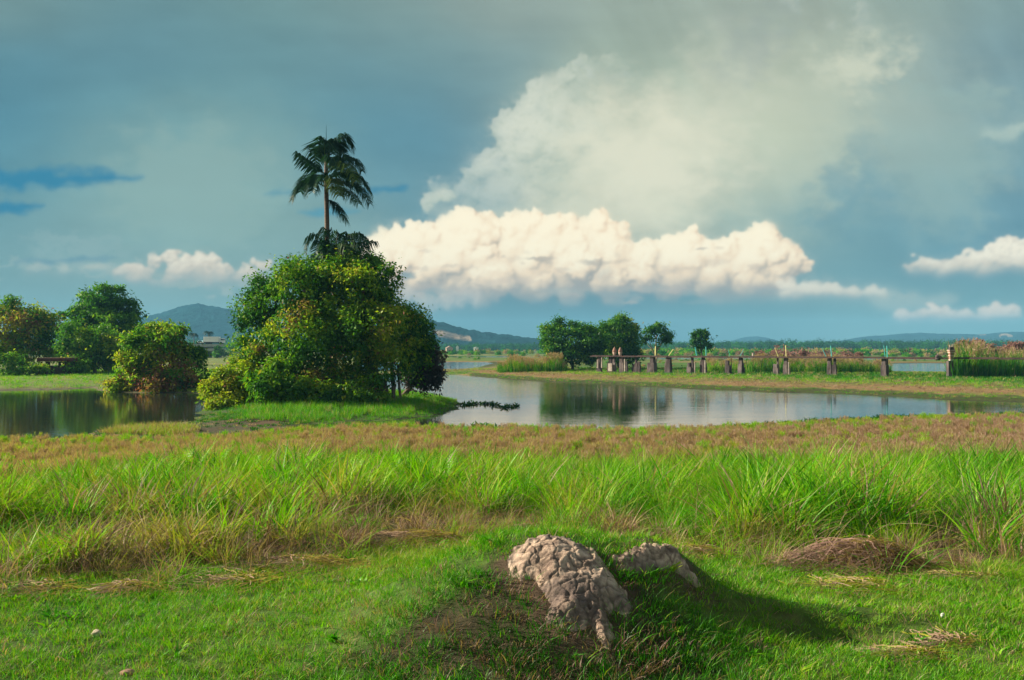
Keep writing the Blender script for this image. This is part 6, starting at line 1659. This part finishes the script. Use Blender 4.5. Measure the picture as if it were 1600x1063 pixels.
# ---------------------------------------------------------------- left shore: shelter, road bridge with vehicles, houses
DARKWOOD = solid_mat('dark_boards', (0.020, 0.014, 0.012), (0.055, 0.035, 0.028), 2, 0.9, 0.2)
REDROOF = solid_mat('red_brown_boards', (0.06, 0.022, 0.016), (0.11, 0.040, 0.028), 2, 0.85, 0.2)
d = 112.0; c0 = P(93, 590, d); c0.z = gz(c0.x, d)
sh = empty('waterside_shelter', c0, 'low open shelter with a red-brown roof edge under the trees on the left shore', 'shelter')
k = d / FPX; zr = EYE - (562 - HOR) * k - c0.z
m = MB(); m.box((-0.0, 0, zr), (54 * k, 2.6, 5.5 * k)); m.build('roof', REDROOF, sh, bevel=0.03)
m = MB(); m.box((0, 0, (EYE - (571.5 - HOR) * k - c0.z) / 2 - .1), (56 * k, 2.2, EYE - (571.5 - HOR) * k - c0.z + .2)); m.build('low_wall', DARKWOOD, sh)
for px in (67.5, 77.5, 96, 105, 118):
    m = MB(); zb = EYE - (571.5 - HOR) * k - c0.z; zt = zr - 3.25 * k; w = (2 if px not in (77.5,) else 6) * k
    m.box(((px - 93) * k, -0.4, (zb + zt) / 2), (w, 0.2, zt - zb - 0.01)); m.build('post', DARKWOOD, sh)

GREYC = solid_mat('grey_concrete', (0.28, 0.27, 0.25), (0.42, 0.40, 0.37), 0.8, 0.9, 0.2)
DARKC = solid_mat('shaded_concrete', (0.12, 0.12, 0.12), (0.18, 0.18, 0.17), 0.8, 0.9, 0.2)  # darker copy of the grey concrete: shade under the deck put into its colour
d = 330.0; k = d / FPX; c0 = P(322, 560, d); c0.z = gz(c0.x, d)
rb = empty('road_bridge', c0, 'grey concrete road bridge on the far left shore with vehicles on it', 'bridge')
zz = lambda py: EYE - (py - HOR) * k - c0.z
m = MB(); m.box((-9, 0, (zz(538) + zz(542)) / 2), (30.0, 8, zz(538) - zz(542))); m.build('parapet', GREYC, rb)
m = MB(); m.box((-9.5, 0.2, (zz(542.1) + zz(544.6)) / 2), (29.0, 7, zz(542.1) - zz(544.6))); m.build('deck_slab', DARKC, rb)
m = MB(); m.box((-8.8, 0, (zz(544.7) + zz(549)) / 2), (29.6, 8, zz(544.7) - zz(549))); m.build('girder', GREYC, rb)
for xx in (-20, -10, 0.8, 4.4):
    m = MB(); m.box((xx, 0.5, zz(549.1) / 2 - .2), (1.0, 5, zz(549.1) + .4)); m.build('bridge_pier', DARKC, rb)
WHITE = solid_mat('white_paint', (0.72, 0.70, 0.66), (0.82, 0.80, 0.76), 0.5, 0.5, 0)
DGLASS = solid_mat('dark_glass', (0.02, 0.03, 0.035), (0.03, 0.04, 0.05), 1, 0.15, 0, spec=0.6)
TYRE = solid_mat('tyre_rubber', (0.012, 0.012, 0.012), (0.03, 0.03, 0.03), 3, 0.9, 0)
BLUEP = solid_mat('pale_blue_paint', (0.25, 0.48, 0.58), (0.30, 0.55, 0.66), 0.5, 0.4, 0)
road_z = zz(537.9) + c0.z
tr = empty('truck', P(334, 536, d - 1) * 1.0, 'white box truck on the concrete road bridge', 'truck'); tr.location.z = road_z
m = MB(); m.box((-0.6, 0, 1.75), (5.6, 2.3, 1.9)); m.build('cargo_box', WHITE, tr, bevel=0.04)
m = MB(); m.box((3.2, 0, 1.25), (1.7, 2.1, 1.7), 0, 0.88); m.build('cab', WHITE, tr, bevel=0.06)
m = MB(); m.box((3.45, 0, 1.65), (1.30, 2.13, 0.55), 0, 0.9); m.build('windscreen', DGLASS, tr)
m = MB(); m.box((0.2, 0, 0.62), (7.2, 1.2, 0.3)); m.build('chassis', TYRE, tr)
for (xx, yy) in ((-2.4, -1), (-2.4, 1), (-1.3, -1), (-1.3, 1), (3.0, -1), (3.0, 1)):
    m = MB(); m.tube([(xx, yy - 0.13, 0.45), (xx, yy + 0.13, 0.45)], 0.45, 12); m.build('wheel', TYRE, tr)
cr_ = empty('car', P(313.5, 537, d - 1.5), 'pale blue and white car beside the truck on the road bridge', 'car'); cr_.location.z = road_z
m = MB(); m.box((0, 0, 0.62), (2.6, 1.6, 0.5)); m.build('body', WHITE, cr_, bevel=0.08)
m = MB(); m.box((-0.1, 0, 1.12), (1.7, 1.45, 0.48), 0, 0.78); m.build('cabin', BLUEP, cr_, bevel=0.05)
m = MB(); m.box((-0.1, 0, 1.12), (1.2, 1.50, 0.30), 0, 0.84); m.build('side_window', DGLASS, cr_)
for (xx, yy) in ((-0.8, -.75), (-0.8, .75), (0.8, -.75), (0.8, .75)):
    m = MB(); m.tube([(xx, yy - 0.1, 0.3), (xx, yy + 0.1, 0.3)], 0.3, 12); m.build('wheel', TYRE, cr_)

PINKROOF = solid_mat('pink_red_roof', (0.52, 0.055, 0.10), (0.62, 0.10, 0.15), 1, 0.7, 0)


def house(name, label, px, d, w, dp, wall, roof, mroof, mwall, rz=0.0, win=True):
    c = P(px, 560, d); c.z = gz(c.x, d) - 0.2
    h = empty(name, c, label, 'house', None, rz)
    m = MB(); m.box((0, 0, wall / 2), (w, dp, wall)); v = [(-w / 2, -dp / 2, wall), (w / 2, -dp / 2, wall), (w / 2, dp / 2, wall), (-w / 2, dp / 2, wall), (0, -dp / 2, roof - .05), (0, dp / 2, roof - .05)]
    m.add(v, [(0, 1, 4), (2, 3, 5)]); m.build('wall', mwall, h)
    e = 0.3; m = MB(); t = 0.12
    for sg in (-1, 1):
        a = [(0, -dp / 2 - e, roof), (sg * (w / 2 + e), -dp / 2 - e, wall - e * (roof - wall) / (w / 2)), (sg * (w / 2 + e), dp / 2 + e, wall - e * (roof - wall) / (w / 2)), (0, dp / 2 + e, roof)]
        m.add(a + [(x, y, z + t) for x, y, z in a], [(0, 1, 2, 3), (7, 6, 5, 4), (0, 4, 5, 1), (1, 5, 6, 2), (2, 6, 7, 3), (3, 7, 4, 0)])
    m.build('roof', mroof, h)
    if win:
        for xx in (-w / 4, w / 4):
            m = MB(); m.box((xx, -dp / 2 - 0.02, wall * 0.6), (w * 0.16, 0.1, wall * 0.22)); m.build('window', DGLASS, h)
    return h


k = 190 / FPX
house('house', 'tall white house with a bright pinkish red roof half hidden behind the pond bush', 231, 190.0, 3.4, 6.0, (HOR - 517) * k + 3.9, (HOR - 511) * k + 3.9, PINKROOF, WHITE, 0.5)
house('house', 'low pink distant house at the foot of the long wooded hill', 702, 640.0, 4.6, 4, 3.6, 4.9, PINKSTONE, PINKSTONE, 0.2, False)
house('house', 'narrow white distant house right of the pink one', 714.5, 640.0, 1.6, 3, 4.2, 5.2, WHITE, WHITE, 0, False)
house('house', 'small white distant house, rightmost at the foot of the wooded hill', 744, 640.0, 3.0, 4, 3.6, 4.3, WHITE, WHITE, 0.1, False)

# ---------------------------------------------------------------- drifting weed by the island's tip
def weed_mat_obj(label, px0, px1, py, n, seed):
    rs = np.random.RandomState(seed); pos = []
    for i in range(n):
        px = rs.uniform(px0, px1); y0 = py + rs.normal(0, 0.5) + 1.2 * math.sin(px * .09); x, y = on_level(px, y0)
        pos.append((x, y, rs.uniform(0.0, 0.10)))
    pos = np.array(pos); c = pos.mean(0); c[2] = 0
    od = rs.normal(0, 1, pos.shape); od[:, 2] = np.abs(od[:, 2]) + .4; od /= np.linalg.norm(od, axis=1)[:, None]
    me = leaves_mesh('floating_weed', pos - c, od, 0.24, np.clip(rs.normal(0.12, 0.1, n), 0, .5), LEAF, rs, 0.1, 0.5)
    o = link('floating_weed', me); o.location = c; tag(o, label, 'water weed', 'weed drifting off the island')


weed_mat_obj('long dark raft of water weed touching the tip of the island', 718, 781, 632.5, 260, 1)
weed_mat_obj('short dark raft of water weed floating free right of the long one', 780, 812, 636, 110, 2)
weed_mat_obj('thin dark line of weed in the water close to the near shore', 728, 782, 669, 130, 3)

# ---------------------------------------------------------------- the air
def build_haze():
    m = bpy.data.materials.new('haze'); m.use_nodes = True; nt = m.node_tree; nt.nodes.clear()
    out = nt.nodes.new('ShaderNodeOutputMaterial'); v = nt.nodes.new('ShaderNodeVolumePrincipled')
    v.inputs['Color'].default_value = (0.22, 0.56, 0.86, 1); v.inputs['Density'].default_value = 0.00019; v.inputs['Anisotropy'].default_value = 0.0
    nt.links.new(v.outputs[0], out.inputs['Volume'])
    m.cycles.homogeneous_volume = True
    b = MB(); b.box((0, 1860, 57.5), (7000, 3740, 123))
    o = b.build('haze', m); tag(o, 'thin blue air over the whole landscape', kind='stuff')


build_haze()
